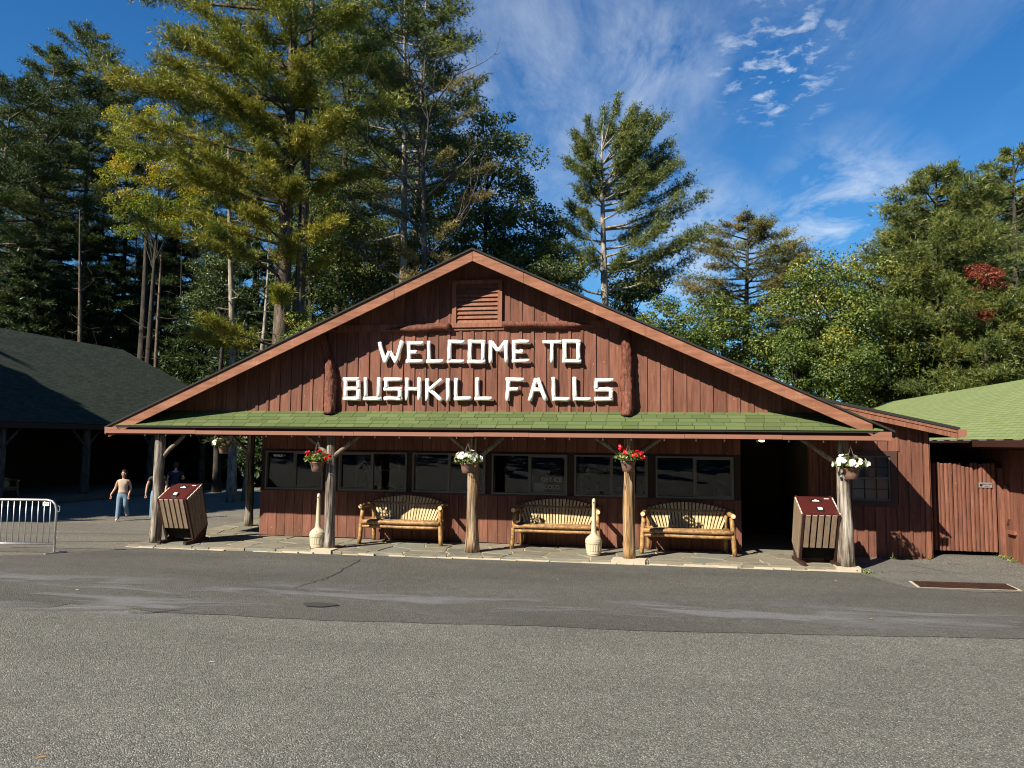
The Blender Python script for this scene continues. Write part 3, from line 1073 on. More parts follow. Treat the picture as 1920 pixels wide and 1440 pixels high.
# gutter front in joined lengths, the shaded board behind it, the end return
xs = [-10.37, -8.42, -5.25, -3.0, -2.02, 0.63, 2.2, 3.87]
for x0, x1 in zip(xs[:-1], xs[1:]):
    m = MB()
    dz = 0.004 * math.sin(x0 * 1.7)
    m.box(x0 + .002, x1 - .002, 12.80, 12.822, 2.082 + dz, 2.152 + dz)
    m.box(x0 + .002, x1 - .002, 12.822, 12.95, 2.082 + dz, 2.094 + dz)
    m.build('gutter_front', M['fascia'], lodge)
b = MB()
b.box(-10.3, 3.82, 12.952, 12.985, 2.07, 2.225)
b.build('eave_board', M['dark_trim'], lodge)
b = MB()
b.prism_y([(-10.37, 2.153), (-10.07, 2.153), (-10.11, 2.2), (-10.37, 2.2)], 12.80, 12.822)
b.box(-10.375, -10.36, 12.82, 27, 2.06, 2.2)
b.build('gutter_return', M['fascia'], lodge)
b = MB()
b.prism_y([(3.55, 2.153), (3.87, 2.153), (3.87, 2.22), (3.7, 2.22)], 12.80, 12.822)
b.build('gutter_return', M['fascia'], lodge)
b = MB()
b.box(-10.1, 3.7, 12.99, 14.6, 2.15, 2.19)
b.box(-10.1, -7.9, 14.6, 26, 2.15, 2.19)
b.box(1.6, 3.05, 14.6, 18, 2.15, 2.19)
b.build('porch_ceiling', M['soffit'], lodge)
# the porch wall with its six windows
WINS = [(-7.87, -6.58), (-6.24, -4.78), (-4.66, -3.15), (-3.02, -1.52), (-1.38, 0.02), (0.17, 1.60)]
WZ0, WZ1 = 0.965, 1.755
b = MB()
b.box(-7.97, 1.73, WY, WY + .12, -.1, WZ0)
b.box(-7.97, 1.73, WY, WY + .12, WZ1, 2.15)
ed = [-7.97] + [v for w in WINS for v in w] + [1.73]
for i in range(0, len(ed), 2):
    b.box(ed[i], ed[i + 1], WY, WY + .12, WZ0, WZ1)
wall = b.build('porch_wall', M['win_trim'], lodge)
x = -7.97
i = 0
while x < 1.70:
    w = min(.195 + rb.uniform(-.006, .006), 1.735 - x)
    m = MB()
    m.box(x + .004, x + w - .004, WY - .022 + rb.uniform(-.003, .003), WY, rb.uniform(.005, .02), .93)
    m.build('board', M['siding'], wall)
    m = MB()
    m.box(x + .004, x + w - .004, WY - .02 + rb.uniform(-.003, .003), WY, 1.80, 2.148)
    m.build('board', M['siding'], wall)
    x += w
b = MB()
b.box(-7.98, 1.74, WY - .03, WY - .001, .932, .962)
b.build('sill_rail', M['dark_trim'], wall)
for i, (x0, x1) in enumerate(WINS):
    wn = piece('window', lodge)
    f = MB()
    y0, y1 = WY - .035, WY + .06
    t = .032
    f.box(x0, x1, y0, y1, WZ0, WZ0 + t)
    f.box(x0, x1, y0, y1, WZ1 - t, WZ1)
    f.box(x0, x0 + t, y0, y1, WZ0 + t, WZ1 - t)
    f.box(x1 - t, x1, y0, y1, WZ0 + t, WZ1 - t)
    f.build('frame', M['alu'], wn)
    xm = (x0 + x1) / 2
    f = MB()
    f.box(xm - .018, xm + .018, y0 + .01, y1, WZ0 + t, WZ1 - t)
    f.build('mullion', M['alu'], wn)
    s = x0 + t if i in (1,) else xm + .018
    e = xm - .018 if i in (1,) else x1 - t
    f = MB()
    for a0, a1, c0, c1 in ((s, e, WZ0 + t, WZ0 + t + .028), (s, e, WZ1 - t - .028, WZ1 - t), (s, s + .024, WZ0 + t + .028, WZ1 - t - .028), (e - .024, e, WZ0 + t + .028, WZ1 - t - .028)):
        f.box(a0, a1, y0 + .02, y0 + .05, c0, c1)
    f.build('sash', M['alu'], wn)
    for a0, a1, yy in ((x0 + t, xm - .018, WY + .03), (xm + .018, x1 - t, WY + .012)):
        p = MB()
        p.quad((a0, yy, WZ0 + t), (a1, yy + rb.uniform(-.003, .003), WZ0 + t), (a1, yy + rb.uniform(-.003, .003), WZ1 - t), (a0, yy, WZ1 - t))
        p.build('pane', M['glass'], wn)
# rooms behind the glass
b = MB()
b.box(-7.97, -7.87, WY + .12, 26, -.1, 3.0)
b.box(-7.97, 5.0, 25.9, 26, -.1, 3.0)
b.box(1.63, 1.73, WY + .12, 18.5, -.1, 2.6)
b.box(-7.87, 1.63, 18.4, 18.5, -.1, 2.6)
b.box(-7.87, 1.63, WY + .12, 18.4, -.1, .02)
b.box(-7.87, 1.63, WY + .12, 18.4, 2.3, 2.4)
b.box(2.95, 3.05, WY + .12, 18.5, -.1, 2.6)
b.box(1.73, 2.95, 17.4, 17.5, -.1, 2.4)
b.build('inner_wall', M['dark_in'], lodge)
b = MB()
b.box(1.73, 2.95, WY, 17.4, -.1, .004)
b.build('doorway_floor', M['stone'], lodge)
# right wing
WR = lambda x: 2.81 - 0.228 * (x - 3.3)
b = MB()
b.prism_y([(2.2, WR(2.2)), (5.40, WR(5.40)), (5.40, WR(5.40) - .05), (2.2, WR(2.2) - .05)][::-1], 14.17, 26.5)
b.build('wing_roof', M['roof_edge'], lodge)
for h0, h1, yy in ((.053, .20, 14.2), (.053, .105, 14.185)):
    m = MB()
    m.prism_y([(2.6, WR(2.6) - h1), (5.36, WR(5.36) - h1), (5.36, WR(5.36) - h0), (2.6, WR(2.6) - h0)], yy, yy + (.03 if h1 > .15 else .014))
    m.build('rake_board', M['trim'], lodge)
m = MB()
m.prism_x([(14.16, WR(5.38) - .2), (14.26, WR(5.38) - .2), (14.26, WR(5.38) - .06), (14.16, WR(5.38) - .04)], 5.365, 5.5)
m.v = [(x, y, z + (.05 if (x > 5.45 and z < WR(5.38) - .1) else 0)) for x, y, z in m.v]
m.build('gutter_end', M['fascia'], lodge)
b = MB()
b.box(5.40, 5.5, 14.26, 26.5, WR(5.45) - .16, WR(5.45) - .06)
b.build('side_gutter', M['gutter'], lodge)
b = MB()
b.prism_y([(2.95, -.15), (3.66, -.15), (3.66, WR(3.66) - .06), (2.95, WR(2.95) - .06)], WY, WY + .12)
b.prism_y([(4.37, -.15), (4.97, -.15), (4.97, WR(4.97) - .06), (4.37, WR(4.37) - .06)], WY, WY + .12)
b.box(3.66, 4.37, WY, WY + .12, -.15, 1.0)
b.prism_y([(3.66, 1.82), (4.37, 1.82), (4.37, WR(4.37) - .06), (3.66, WR(3.66) - .06)], WY, WY + .12)
b.box(4.87, 4.97, WY + .12, 26, -.15, 2.4)
wing = b.build('wing_wall', M['siding'], lodge)
x = 2.95
while x < 4.93:
    w = min(.19 + rb.uniform(-.012, .012), 4.975 - x)
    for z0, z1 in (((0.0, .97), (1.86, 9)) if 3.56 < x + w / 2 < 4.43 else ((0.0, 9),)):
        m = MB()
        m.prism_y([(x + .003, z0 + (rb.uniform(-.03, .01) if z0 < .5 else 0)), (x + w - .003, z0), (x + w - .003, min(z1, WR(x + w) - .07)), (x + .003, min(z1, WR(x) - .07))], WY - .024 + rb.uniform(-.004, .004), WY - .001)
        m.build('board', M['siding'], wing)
        m = MB()
        xb = x + w
        if xb < 4.9:
            m.prism_y([(xb - .03, z0 + .04), (xb + .022, z0 + .04), (xb + .022, min(z1, WR(xb) - .18)), (xb - .03, min(z1, WR(xb) - .18))], WY - .046, WY - .028)
            m.build('batten', M['siding'], wing)
    x += w
b = MB()
b.box(2.95, 4.98, WY - .035, WY - .001, -.14, .0)
b.box(4.90, 4.985, WY - .05, WY - .028, .0, 2.3)
b.box(4.972, 4.99, WY - .05, WY + .1, .0, 2.3)
b.build('corner_trim', M['trim'], wing)
wn = piece('window', lodge)
f = MB()
for x0, x1, z0, z1 in ((3.56, 3.67, .9, 1.9), (4.33, 4.44, .9, 1.9), (3.67, 4.33, .9, 1.0), (3.67, 4.33, 1.81, 1.9)):
    f.box(x0, x1, WY - .06, WY - .001, z0, z1)
f.build('casing', M['dark_trim'], wn)
f = MB()
for x0, x1, z0, z1 in ((3.67, 3.695, 1.0, 1.81), (4.305, 4.33, 1.0, 1.81), (3.695, 4.305, 1.0, 1.03), (3.695, 4.305, 1.785, 1.81), (3.695, 4.305, 1.395, 1.425)):
    f.box(x0, x1, WY - .03, WY + .05, z0, z1)
f.build('sash', M['alu'], wn)
f = MB()
for k in (1, 2):
    xx = 3.695 + .61 * k / 3
    f.box(xx - .007, xx + .007, WY - .01, WY + .01, 1.03, 1.395)
    f.box(xx - .007, xx + .007, WY - .01, WY + .01, 1.425, 1.785)
for zz in (1.21, 1.605):
    f.box(3.695, 4.305, WY - .008, WY + .008, zz - .007, zz + .007)
f.build('muntin', M['dark_trim'], wn)
for z0, z1, yy in ((1.03, 1.395, WY + .012), (1.425, 1.785, WY + .02)):
    p = MB()
    p.quad((3.695, yy, z0), (4.305, yy, z0), (4.305, yy, z1), (3.695, yy, z1))
    p.build('pane', M['glass'], wn)
f = MB()
for k in range(38):
    zz = 1.03 + k * .0203
    f.quad((3.69, WY + .05, zz), (4.31, WY + .05, zz), (4.31, WY + .066, zz + .017), (3.69, WY + .066, zz + .017))
f.box(3.6, 4.4, WY + .09, WY + .1, 1.0, 1.83)
M['blind'] = plain('grey_blind', (0.55, 0.57, 0.58), 0.7)
f.build('blind', M['blind'], wn)
# log posts with braces
POSTS = [(-9.3, 13.02, .105, .11, 'post'), (-5.78, 13.06, .09, .105, 'post'), (-3.1, 13.26, .1, .125, 'post_orange'), (-.3, 13.18, .095, .115, 'post_yellow'), (3.23, 13.2, .1, .14, 'post'), (-9.05, 15.95, .09, .105, 'post')]
for i, (x, y, rt_, rb_, mk) in enumerate(POSTS):
    m = MB()
    path, rad = [], []
    for k in range(15):
        t = k / 14
        path.append((x + .03 * mnoise.noise(Vector((t * 1.6, i * 3.1, 0))) + (-.03 * (1 - t) if i == 0 else 0), y + .02 * mnoise.noise(Vector((t * 1.8, i * 7.1, 4))), .004 + t * 2.145))
        rad.append((rb_ + (rt_ - rb_) * t) * .92 + (.012 * (1 - t * 6) if t < .16 else 0))
    m.tube(path, rad, 16, .1, i * 2.7 + .5, 4.2, .22)
    m.build('post', M[mk], lodge, True)
for i, (a, c) in enumerate((((-8.8, 13.06, 2.1), (-9.28, 13.04, 1.6)), ((-6.32, 13.08, 2.1), (-5.83, 13.06, 1.72)), ((-5.22, 13.08, 2.1), (-5.75, 13.06, 1.68)), ((-3.6, 13.26, 2.12), (-3.13, 13.26, 1.74)),
                            ((-2.5, 13.26, 2.12), (-3.0, 13.26, 1.7)), ((-.93, 13.18, 2.12), (-.36, 13.18, 1.74)), ((.28, 13.18, 2.12), (-.24, 13.18, 1.72)), ((2.53, 13.2, 2.12), (3.18, 13.2, 1.66)), ((-9.6, 15.95, 2.12), (-9.1, 15.95, 1.68)))):
    log(a, c, .036, .045, 'brace', M['brace'], lodge, n=8, seg=6, amp=.1, seed=i * 1.9, bend=.02)
# small bulbs strung under the gutter
M['bulb'] = plain('clear_bulb', (0.75, 0.75, 0.72), 0.2)
for i in range(26):
    x = -9.6 + i * .52 + rb.uniform(-.05, .05)
    m = MB()
    m.lathe([(.004, 2.082), (.009, 2.07), (.013, 2.05), (.008, 2.036)], x, 12.9, 6)
    m.build('string_bulb', M['bulb'], lodge, True)
set_off((0, 0, 0))

# ------------------------------------------------------------------ welcome sign of white logs
LET = [('W', [(-4.97, 3.85, -4.85, 3.46), (-4.85, 3.46, -4.76, 3.67), (-4.76, 3.67, -4.63, 3.45), (-4.52, 3.87, -4.64, 3.45)]), ('E', [(-4.39, 3.86, -4.38, 3.45), (-4.36, 3.83, -4.1, 3.82), (-4.37, 3.65, -4.23, 3.65), (-4.43, 3.48, -4.11, 3.48)]), ('L', [(-4.0, 3.86, -3.99, 3.49), (-4.03, 3.47, -3.71, 3.47)]), ('C', [(-3.6, 3.82, -3.6, 3.49), (-3.62, 3.84, -3.31, 3.83), (-3.64, 3.47, -3.32, 3.47)]), ('O', [(-3.21, 3.81, -3.21, 3.49), (-2.96, 3.81, -2.96, 3.48), (-3.25, 3.84, -2.92, 3.83), (-3.25, 3.46, -2.92, 3.46)]), ('M', [(-2.82, 3.85, -2.81, 3.44), (-2.53, 3.85, -2.52, 3.44), (-2.8, 3.82, -2.67, 3.65), (-2.54, 3.83, -2.67, 3.65)]), ('E', [(-2.38, 3.81, -2.38, 3.48), (-2.41, 3.82, -2.1, 3.82), (-2.35, 3.64, -2.21, 3.64), (-2.41, 3.47, -2.09, 3.47)]), ('T', [(-1.85, 3.81, -1.51, 3.81), (-1.68, 3.78, -1.68, 3.43)]), ('O', [(-1.45, 3.79, -1.45, 3.48), (-1.2, 3.78, -1.2, 3.47), (-1.49, 3.82, -1.16, 3.81), (-1.49, 3.46, -1.15, 3.45)]), ('B', [(-5.63, 3.13, -5.62, 2.81), (-5.67, 3.15, -5.36, 3.15), (-5.59, 2.97, -5.38, 2.97), (-5.66, 2.78, -5.33, 2.78), (-5.37, 3.13, -5.37, 2.98), (-5.36, 2.95, -5.35, 2.8)]), ('U', [(-5.23, 3.18, -5.22, 2.81), (-4.96, 3.18, -4.96, 2.81), (-5.26, 2.78, -4.91, 2.78)]), ('S', [(-4.86, 3.14, -4.52, 3.14), (-4.81, 3.12, -4.81, 2.98), (-4.86, 2.96, -4.51, 2.96), (-4.54, 2.94, -4.54, 2.8), (-4.85, 2.78, -4.5, 2.78)]), ('H', [(-4.41, 3.17, -4.4, 2.75), (-4.17, 3.17, -4.16, 2.75), (-4.37, 2.96, -4.2, 2.96)]), ('K', [(-4.02, 3.16, -4.01, 2.74), (-3.74, 3.14, -3.97, 2.95), (-3.96, 2.95, -3.74, 2.74)]), ('I', [(-3.62, 3.16, -3.61, 2.74)]), ('L', [(-3.46, 3.16, -3.46, 2.8), (-3.49, 2.78, -3.17, 2.78)]), ('L', [(-3.06, 3.17, -3.06, 2.8), (-3.1, 2.78, -2.78, 2.78)]), ('F', [(-2.48, 3.11, -2.49, 2.74), (-2.52, 3.13, -2.19, 3.13), (-2.45, 2.95, -2.3, 2.95)]), ('A', [(-1.97, 3.15, -2.08, 2.74), (-1.94, 3.15, -1.78, 2.74), (-2.0, 2.94, -1.86, 2.94)]), ('L', [(-1.65, 3.17, -1.64, 2.79), (-1.67, 2.77, -1.36, 2.77)]), ('L', [(-1.27, 3.17, -1.26, 2.79), (-1.29, 2.77, -0.98, 2.77)]), ('S', [(-0.91, 3.11, -0.58, 3.11), (-0.88, 3.09, -0.88, 2.96), (-0.91, 2.94, -0.59, 2.94), (-0.62, 2.92, -0.62, 2.78), (-0.91, 2.77, -0.58, 2.77)])]
sign = thing('welcome_sign', 'white log lettering spelling WELCOME TO BUSHKILL FALLS on the gable', 'sign', (-2.6, GY - .05, 2.7))
set_off((-2.6, GY - .05, 2.7))
sd = 0
rl = random.Random(9)
for ch, sts in LET:
    lt = piece('letter', sign)
    lt['label'] = 'letter ' + ch + ' built of white logs'
    for k, (x0, z0, x1, z1) in enumerate(sts):
        sd += 1
        yy = GY - .075 - .012 * (k % 2)
        log((x0, yy, z0), (x1, yy, z1), .038 + rl.uniform(-.004, .004), .038 + rl.uniform(-.004, .004), 'log', M['white_log'], lt, n=9, seg=5, amp=.07, seed=sd * .77, bend=.008)
set_off((0, 0, 0))

# ------------------------------------------------------------------ pavilion on the left
def roof_face(name, quads, mat, parent):
    """roof faces with UVs in metres: each quad = 4 points, eave first two"""
    V, F, U = [], [], []
    for q in quads:
        q = [Vector(p) for p in q]
        u = (q[1] - q[0]).normalized()
        nn = (q[1] - q[0]).cross(q[-1] - q[0]).normalized()
        v = nn.cross(u)
        n = len(V)
        for p in q:
            V.append(tuple(p - OFF))
            U.append(((p - q[0]).dot(u), (p - q[0]).dot(v)))
        F.append(tuple(range(n, n + len(q))))
    me = bpy.data.meshes.new(name)
    me.from_pydata(V, [], F)
    l = me.uv_layers.new(name='UVMap')
    for lp in me.loops:
        l.data[lp.index].uv = U[lp.vertex_index]
    me.update()
    return link(name, me, mat, parent)


PX, RX = -25.7, -32.45
EZ, RZ = 2.60, 7.5
P0 = Vector((-30, 30, -.6))
pav = thing('pavilion', 'open timber pavilion with dark green shingled roof, left of the lodge', 'building', P0)
set_off(P0)
Y0, Y1 = 22.0, 47.5
YH, XB, ZB = 41.3, -36.3, 4.7
roof_face('roof', [[(PX, Y0, EZ), (PX, Y1, EZ), (RX, YH, RZ), (RX, Y0, RZ)], [(PX, Y1, EZ), (XB, YH + 3.6, ZB), (RX, YH, RZ)], [(XB, YH + 3.6, ZB), (XB, Y0, ZB), (RX, Y0, RZ), (RX, YH, RZ)]], M['roof_dark'], pav)
b = MB()
b.box(PX - .06, PX - .01, Y0, Y1, EZ - .26, EZ - .02)
b.build('eave_board', M['dark_trim'], pav)
b = MB()
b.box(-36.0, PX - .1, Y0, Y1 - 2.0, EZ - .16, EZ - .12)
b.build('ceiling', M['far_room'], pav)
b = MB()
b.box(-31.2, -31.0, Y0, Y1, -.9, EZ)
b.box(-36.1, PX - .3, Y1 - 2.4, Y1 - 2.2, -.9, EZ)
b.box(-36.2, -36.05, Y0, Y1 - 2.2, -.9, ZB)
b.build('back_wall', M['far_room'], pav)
b = MB()
b.box(-36, -25.4, Y0, Y1 - 2.5, -1.2, -.66)
b.build('floor', M['asphalt_path'], pav)
for i, y in enumerate((22.4, 26.3, 31.0, 35.7, 40.4, 45.1)):
    log((-26.05, y, -.7), (-26.05, y, EZ - .1), .2, .17, 'post', M['bark_pine'], pav, n=12, seg=8, amp=.08, seed=i * 1.3)
    for s in (-1, 1):
        log((-26.05, y + s * .95, EZ - .2), (-26.05, y + s * .12, EZ - 1.0), .06, .06, 'brace', M['bark_pine'], pav, n=7, seg=4, amp=.06, seed=i + s * .4)
set_off((0, 0, 0))

# ------------------------------------------------------------------ shop building on the right
S0 = Vector((9, 20, -.1))
shop = thing('shop_building', 'low brown building with bright green shingled roof at the right edge', 'building', S0)
set_off(S0)
EX, EZ2, RX2, RZ2 = 5.76, 2.125, 9.9, 3.79
roof_face('roof', [[(EX, 36.0, EZ2), (EX, 6.0, EZ2), (RX2, 6.0, RZ2), (RX2, 33.5, RZ2)], [(13.8, 36, EZ2), (EX, 36, EZ2), (RX2, 33.5, RZ2)], [(13.8, 6, EZ2), (13.8, 36, EZ2), (RX2, 33.5, RZ2), (RX2, 6, RZ2)]], M['roof_green'], shop)
b = MB()
b.prism_y([(EX - .1, EZ2 - .13), (EX + .0, EZ2 - .13), (EX + .02, EZ2 - .015), (EX - .11, EZ2 - .02)], 6, 36)
b.build('gutter', M['gutter'], shop)
for i in range(12):
    m = MB()
    yy = 12.2 + i * .62
    m.box(EX - .115, EX + .01, yy, yy + .03, EZ2 - .018, EZ2 - .006)
    m.build('gutter_clip', M['steel'], shop)
b = MB()
b.box(EX, 13.7, 6, 36, EZ2 - .16, EZ2 - .13)
b.build('soffit', M['soffit'], shop)
b = MB()
b.box(6.32, 6.5, 6, 35.5, -.4, EZ2 - .16)
b.box(6.5, 13.4, 6, 6.2, -.4, EZ2 - .16)
b.box(5.0, 13.4, 35.3, 35.5, -.4, EZ2 - .16)
b.box(13.2, 13.4, 6.2, 35.3, -.4, EZ2 - .16)
swall = b.build('shop_wall', M['siding'], shop)
y = 12.0
while y < 17:
    w = .21 + rb.uniform(-.015, .015)
    m = MB()
    m.box(6.29 + rb.uniform(-.004, .004), 6.315, y + .003, y + w - .003, -.1 + rb.uniform(0, .03), 1.95)
    m.build('board', M['siding'], swall)
    y += w
b = MB()
b.box(6.2, 6.29, 14.72, 14.84, -.12, 1.62)
b.build('gate_post', M['siding'], shop)
b = MB()
b.prism_x([(14.52, 1.28), (14.58, 1.34), (14.65, 1.28), (14.65, .75), (14.58, .64), (14.52, .73)], 6.25, 6.284)
b.build('latch_board', M['trim'], shop)
b = MB()
b.box(6.23, 6.284, 14.3, 14.55, .48, .54)
b.build('small_ledge', M['trim'], shop)
set_off((0, 0, 0))

# ------------------------------------------------------------------ picket gate
gate = thing('picket_gate', 'closed brown picket gate of rounded slats between lodge and shop', 'gate', (5.64, 14.76, .04))
set_off((5.64, 14.76, .04))
x = 5.08
i = 0
while x < 6.18:
    m = MB()
    w = .033
    zt = 1.70 + rb.uniform(-.012, .012) - (.07 if i in (8, 9) else 0)
    ring = [(-w, .02), (-w, -.004), (-w * .7, -.02), (0, -.026), (w * .7, -.02), (w, -.004), (w, .02)]
    lean = rb.uniform(-.006, .006)
    m.rings([[(x + px_, 14.76 + py_, 0.125 + rb.uniform(-.004, .004)) for px_, py_ in ring], [(x + px_ + lean, 14.76 + py_, zt - .02) for px_, py_ in ring], [(x + px_ * .7 + lean, 14.76 + py_ * .8, zt) for px_, py_ in ring]], True)
    m.build('picket', M['siding'], gate, False)
    x += .0705
    i += 1
b = MB()
for z in (.34, .9, 1.45):
    b.box(5.05, 6.19, 14.781, 14.82, z, z + .09)
b.build('rail', M['siding'], gate)
b = MB()
b.box(5.88, 6.1, 14.722, 14.733, 1.265, 1.352)
plate = b.build('sign_plate', M['steel'], gate)


def text_mesh(s, size, loc, mat, name, parent, rot=(math.pi / 2, 0, 0), align='CENTER', ext=0.0015, bold=0.0):
    cu = bpy.data.curves.new(name, 'FONT')
    cu.body = s
    cu.size = size
    cu.align_x = align
    cu.align_y = 'CENTER'
    cu.extrude = ext
    cu.offset = bold
    tmp = bpy.data.objects.new(name, cu)
    COL.objects.link(tmp)
    dg = bpy.context.evaluated_depsgraph_get()
    me = bpy.data.meshes.new_from_object(tmp.evaluated_get(dg))
    bpy.data.objects.remove(tmp)
    bpy.data.curves.remove(cu)
    me.name = name
    o = link(name, me, mat, parent)
    o.location = Vector(loc) - OFF
    o.rotation_euler = rot
    return o


text_mesh('EMPLOYEES', .03, (6.015, 14.7195, 1.325), M['black'], 'lettering', plate)
text_mesh('ONLY', .03, (6.015, 14.7195, 1.289), M['black'], 'lettering', plate)
b = MB()
b.lathe([(.024, 0), (.024, .002)], 0, 0, 14)
b.v = [(5.918 + x, 14.7205 - z, 1.308 + y) for x, y, z in b.v]
b.build('emblem', M['black'], plate)
set_off((0, 0, 0))

# window lettering, fixed to the glass as signs of their own
def window_sign(lines, label, x, z, size, mat):
    t = thing('window_sign', label, 'sign', (x, WY + .005, z))
    set_off((x, WY + .005, z))
    for k, s in enumerate(lines):
        text_mesh(s, size, (x, WY + .004, z - k * size * 1.25), mat, 'lettering', t, bold=.001)
    set_off((0, 0, 0))


window_sign(['VENUE >'], 'small white lettering with arrow on the leftmost porch window', -7.58, 1.655, .07, M['white'])
M['pale_vinyl'] = plain('pale_vinyl', (0.3, 0.3, 0.3), 0.6)
window_sign(['GET ICE', 'COLD'], 'two rows of pale round lettering on the fourth porch window', -1.83, 1.26, .115, M['pale_vinyl'])
nt_ = thing('paper_notice', 'small pale paper notice in the corner of the fourth porch window', 'notice', (-2.1, WY + .05, 1.02))
set_off((-2.1, WY + .05, 1.02))
b = MB()
b.box(-2.19, -1.98, WY + .045, WY + .048, 1.02, 1.2)
b.build('sheet', M['pale_vinyl'], nt_)
set_off((0, 0, 0))

# lamps that are lit in the photograph
lt = thing('ceiling_lantern', 'small lit ceiling lantern in the dark doorway', 'lamp', (2.25, 15.4, 2.15))
b = MB()
b.lathe([(.09, 0), (.1, -.012), (.075, -.03), (.055, -.035)], 0, 0, 12)
b.build('cap', M['wire'], lt, True)
b = MB()
b.lathe([(.045, -.036), (.062, -.06), (.055, -.09), (.025, -.105)], 0, 0, 12)
b.build('globe', M['lamp_glow'], lt, True)
lt = thing('shop_lamp', 'small lit tube lamp seen through the third porch window', 'lamp', (-4.35, 16.5, 2.3))
b = MB()
b.box(-.14, .14, -.04, .04, -.5, -.47)
b.box(-.012, .012, -.012, .012, -.47, 0)
b.build('housing', M['steel'], lt)
b = MB()
b.box(-.12, .12, -.025, .025, -.52, -.502)
b.build('tube', M['tube_glow'], lt)
# shelves and goods inside, dim behind the glass
for k, (x0, x1, lab) in enumerate(((-6.1, -4.9, 'dark shelf rack inside the second porch window'), (-1.3, 0.0, 'dark shelf rack with ornaments inside the fifth porch window'))):
    sh = thing('shelf_rack', lab, 'shelf', ((x0 + x1) / 2, 15.2, .02))
    set_off(((x0 + x1) / 2, 15.2, .02))
    for xx in (x0, x1):
        b = MB()
        b.box(xx - .02, xx + .02, 15.1, 15.5, .02, 1.75)
        b.build('upright', M['bench_log'], sh)
    for z in (.5, .98, 1.35, 1.7):
        b = MB()
        b.box(x0 + .02, x1 - .02, 15.1, 15.5, z, z + .025)
        b.build('shelf', M['bench_log'], sh)
    set_off((0, 0, 0))
    for j in range(6):
        xx = x0 + .12 + j * (x1 - x0 - .2) / 5.2
        z = 1.005 if j % 2 else 1.375
        b = MB()
        h = .11 + .05 * ((j * 7) % 3)
        b.lathe([(.03, 0), (.05, .02), (.055, h * .4), (.028, h * .62), (.036, h * .8), (.012, h)], 0, 0, 9)
        o = b.build('ornament', (M['white'], M['plastic_tan'], M['pot'])[j % 3], None, True, (xx, 15.22, z))
        shelfname = 'upper' if j % 2 == 0 else 'lower'
        ordn = ('first', 'second', 'third')[j // 2]
        win = 'second' if k == 0 else 'fifth'
        tag(o, '%s small ornament from the left on the %s shelf inside the %s porch window' % (ordn, shelfname, win), 'ornament', 'ornaments on shelves behind the glass')

# ------------------------------------------------------------------ log benches
bench = thing('log_bench', 'fan-backed log bench on the porch, nearest the left ash bin', 'bench', (0, 0, 0), 0, 'fan-backed log benches')


def lg(name, p0, p1, r, mat='bench_log', amp=.05, n=9, seg=5, seed=0.0, bend=.008, par=None):
    return log(p0, p1, r, r * .96, name, M[mat], par or bench, n=n, seg=seg, amp=amp, seed=seed, bend=bend)


HW = .80
for s in (-1, 1):
    lg('leg', (s * (HW + .02), -.02, 0), (s * (HW - .03), .02, .68), .043, seed=1 + s)
    lg('leg', (s * (HW - .1), .5, 0), (s * (HW - .1), .42, .70), .038, seed=4 + s)
    arm = lg('arm', (s * (HW - .01), -.06, .715), (s * (HW - .06), .5, .72), .042, seed=7 + s)
    m = MB()
    m.lathe([(.04, 0), (.04, .003)], 0, 0, 10)
    m.v = [(s * (HW - .008) + x, -.062 - z, .715 + y) for x, y, z in m.v]
    m.build('cut_end', M['log_end'], arm)
    lg('side_rail', (s * (HW - .05), -.02, .34), (s * (HW - .08), .5, .3), .035, seed=10 + s)
lg('seat_rail', (-HW + .02, -.03, .42), (HW - .02, -.03, .42), .042, seed=13, seg=9)
lg('seat_rail', (-HW + .04, .0, .335), (HW - .04, .0, .335), .034, seed=14, seg=9)
lg('back_rail', (-HW - .01, .45, .745), (HW + .03, .45, .745), .036, seed=15, seg=9)
lg('back_rail', (-HW + .05, .40, .42), (HW - .05, .40, .42), .034, seed=16, seg=9)
for k in range(7):
    y = .03 + k * .055
    lg('seat_slat', (-HW + .06, y, .445 - k * .004), (HW - .06, y, .445 - k * .004), .023, seed=20 + k, n=7, seg=4)
NS = 23
for k in range(NS):
    u = (k - (NS - 1) / 2) / ((NS - 1) / 2)
    xb, xt = u * .60, u * .745
    zt = .905 - .13 * u * u
    m = MB()
    yb, yt = .36, .47
    w0, w1 = .019, .023
    m.rings([[(xb - w0, yb - .012, .44), (xb + w0, yb - .012, .44), (xb + w0, yb + .012, .44), (xb - w0, yb + .012, .44)],
             [(xt - w1, yt - .012, zt), (xt + w1, yt - .012, zt), (xt + w1, yt + .012, zt), (xt - w1, yt + .012, zt)]], True)
    m.build('back_slat', M['bench_slat'], bench)
benches = [bench]
for _ in range(3):
    benches.append(copy_tree(bench))
for o, loc, rz, lab in zip(benches, ((-4.68, 13.86, 0), (-1.68, 13.93, 0), (0.72, 13.86, 0), (-27.3, 27.6, -.66)), (R(1), R(2), R(-1), R(78)),
                           ('fan-backed log bench on the porch, left of the white flower basket', 'fan-backed log bench on the porch, partly behind the right ash bin',
                            'fan-backed log bench on the porch, beside the dark doorway', 'fan-backed log bench standing in deep shade under the pavilion roof')):
    o.location = loc
    o.rotation_euler = (0, 0, rz)
    o['label'] = lab

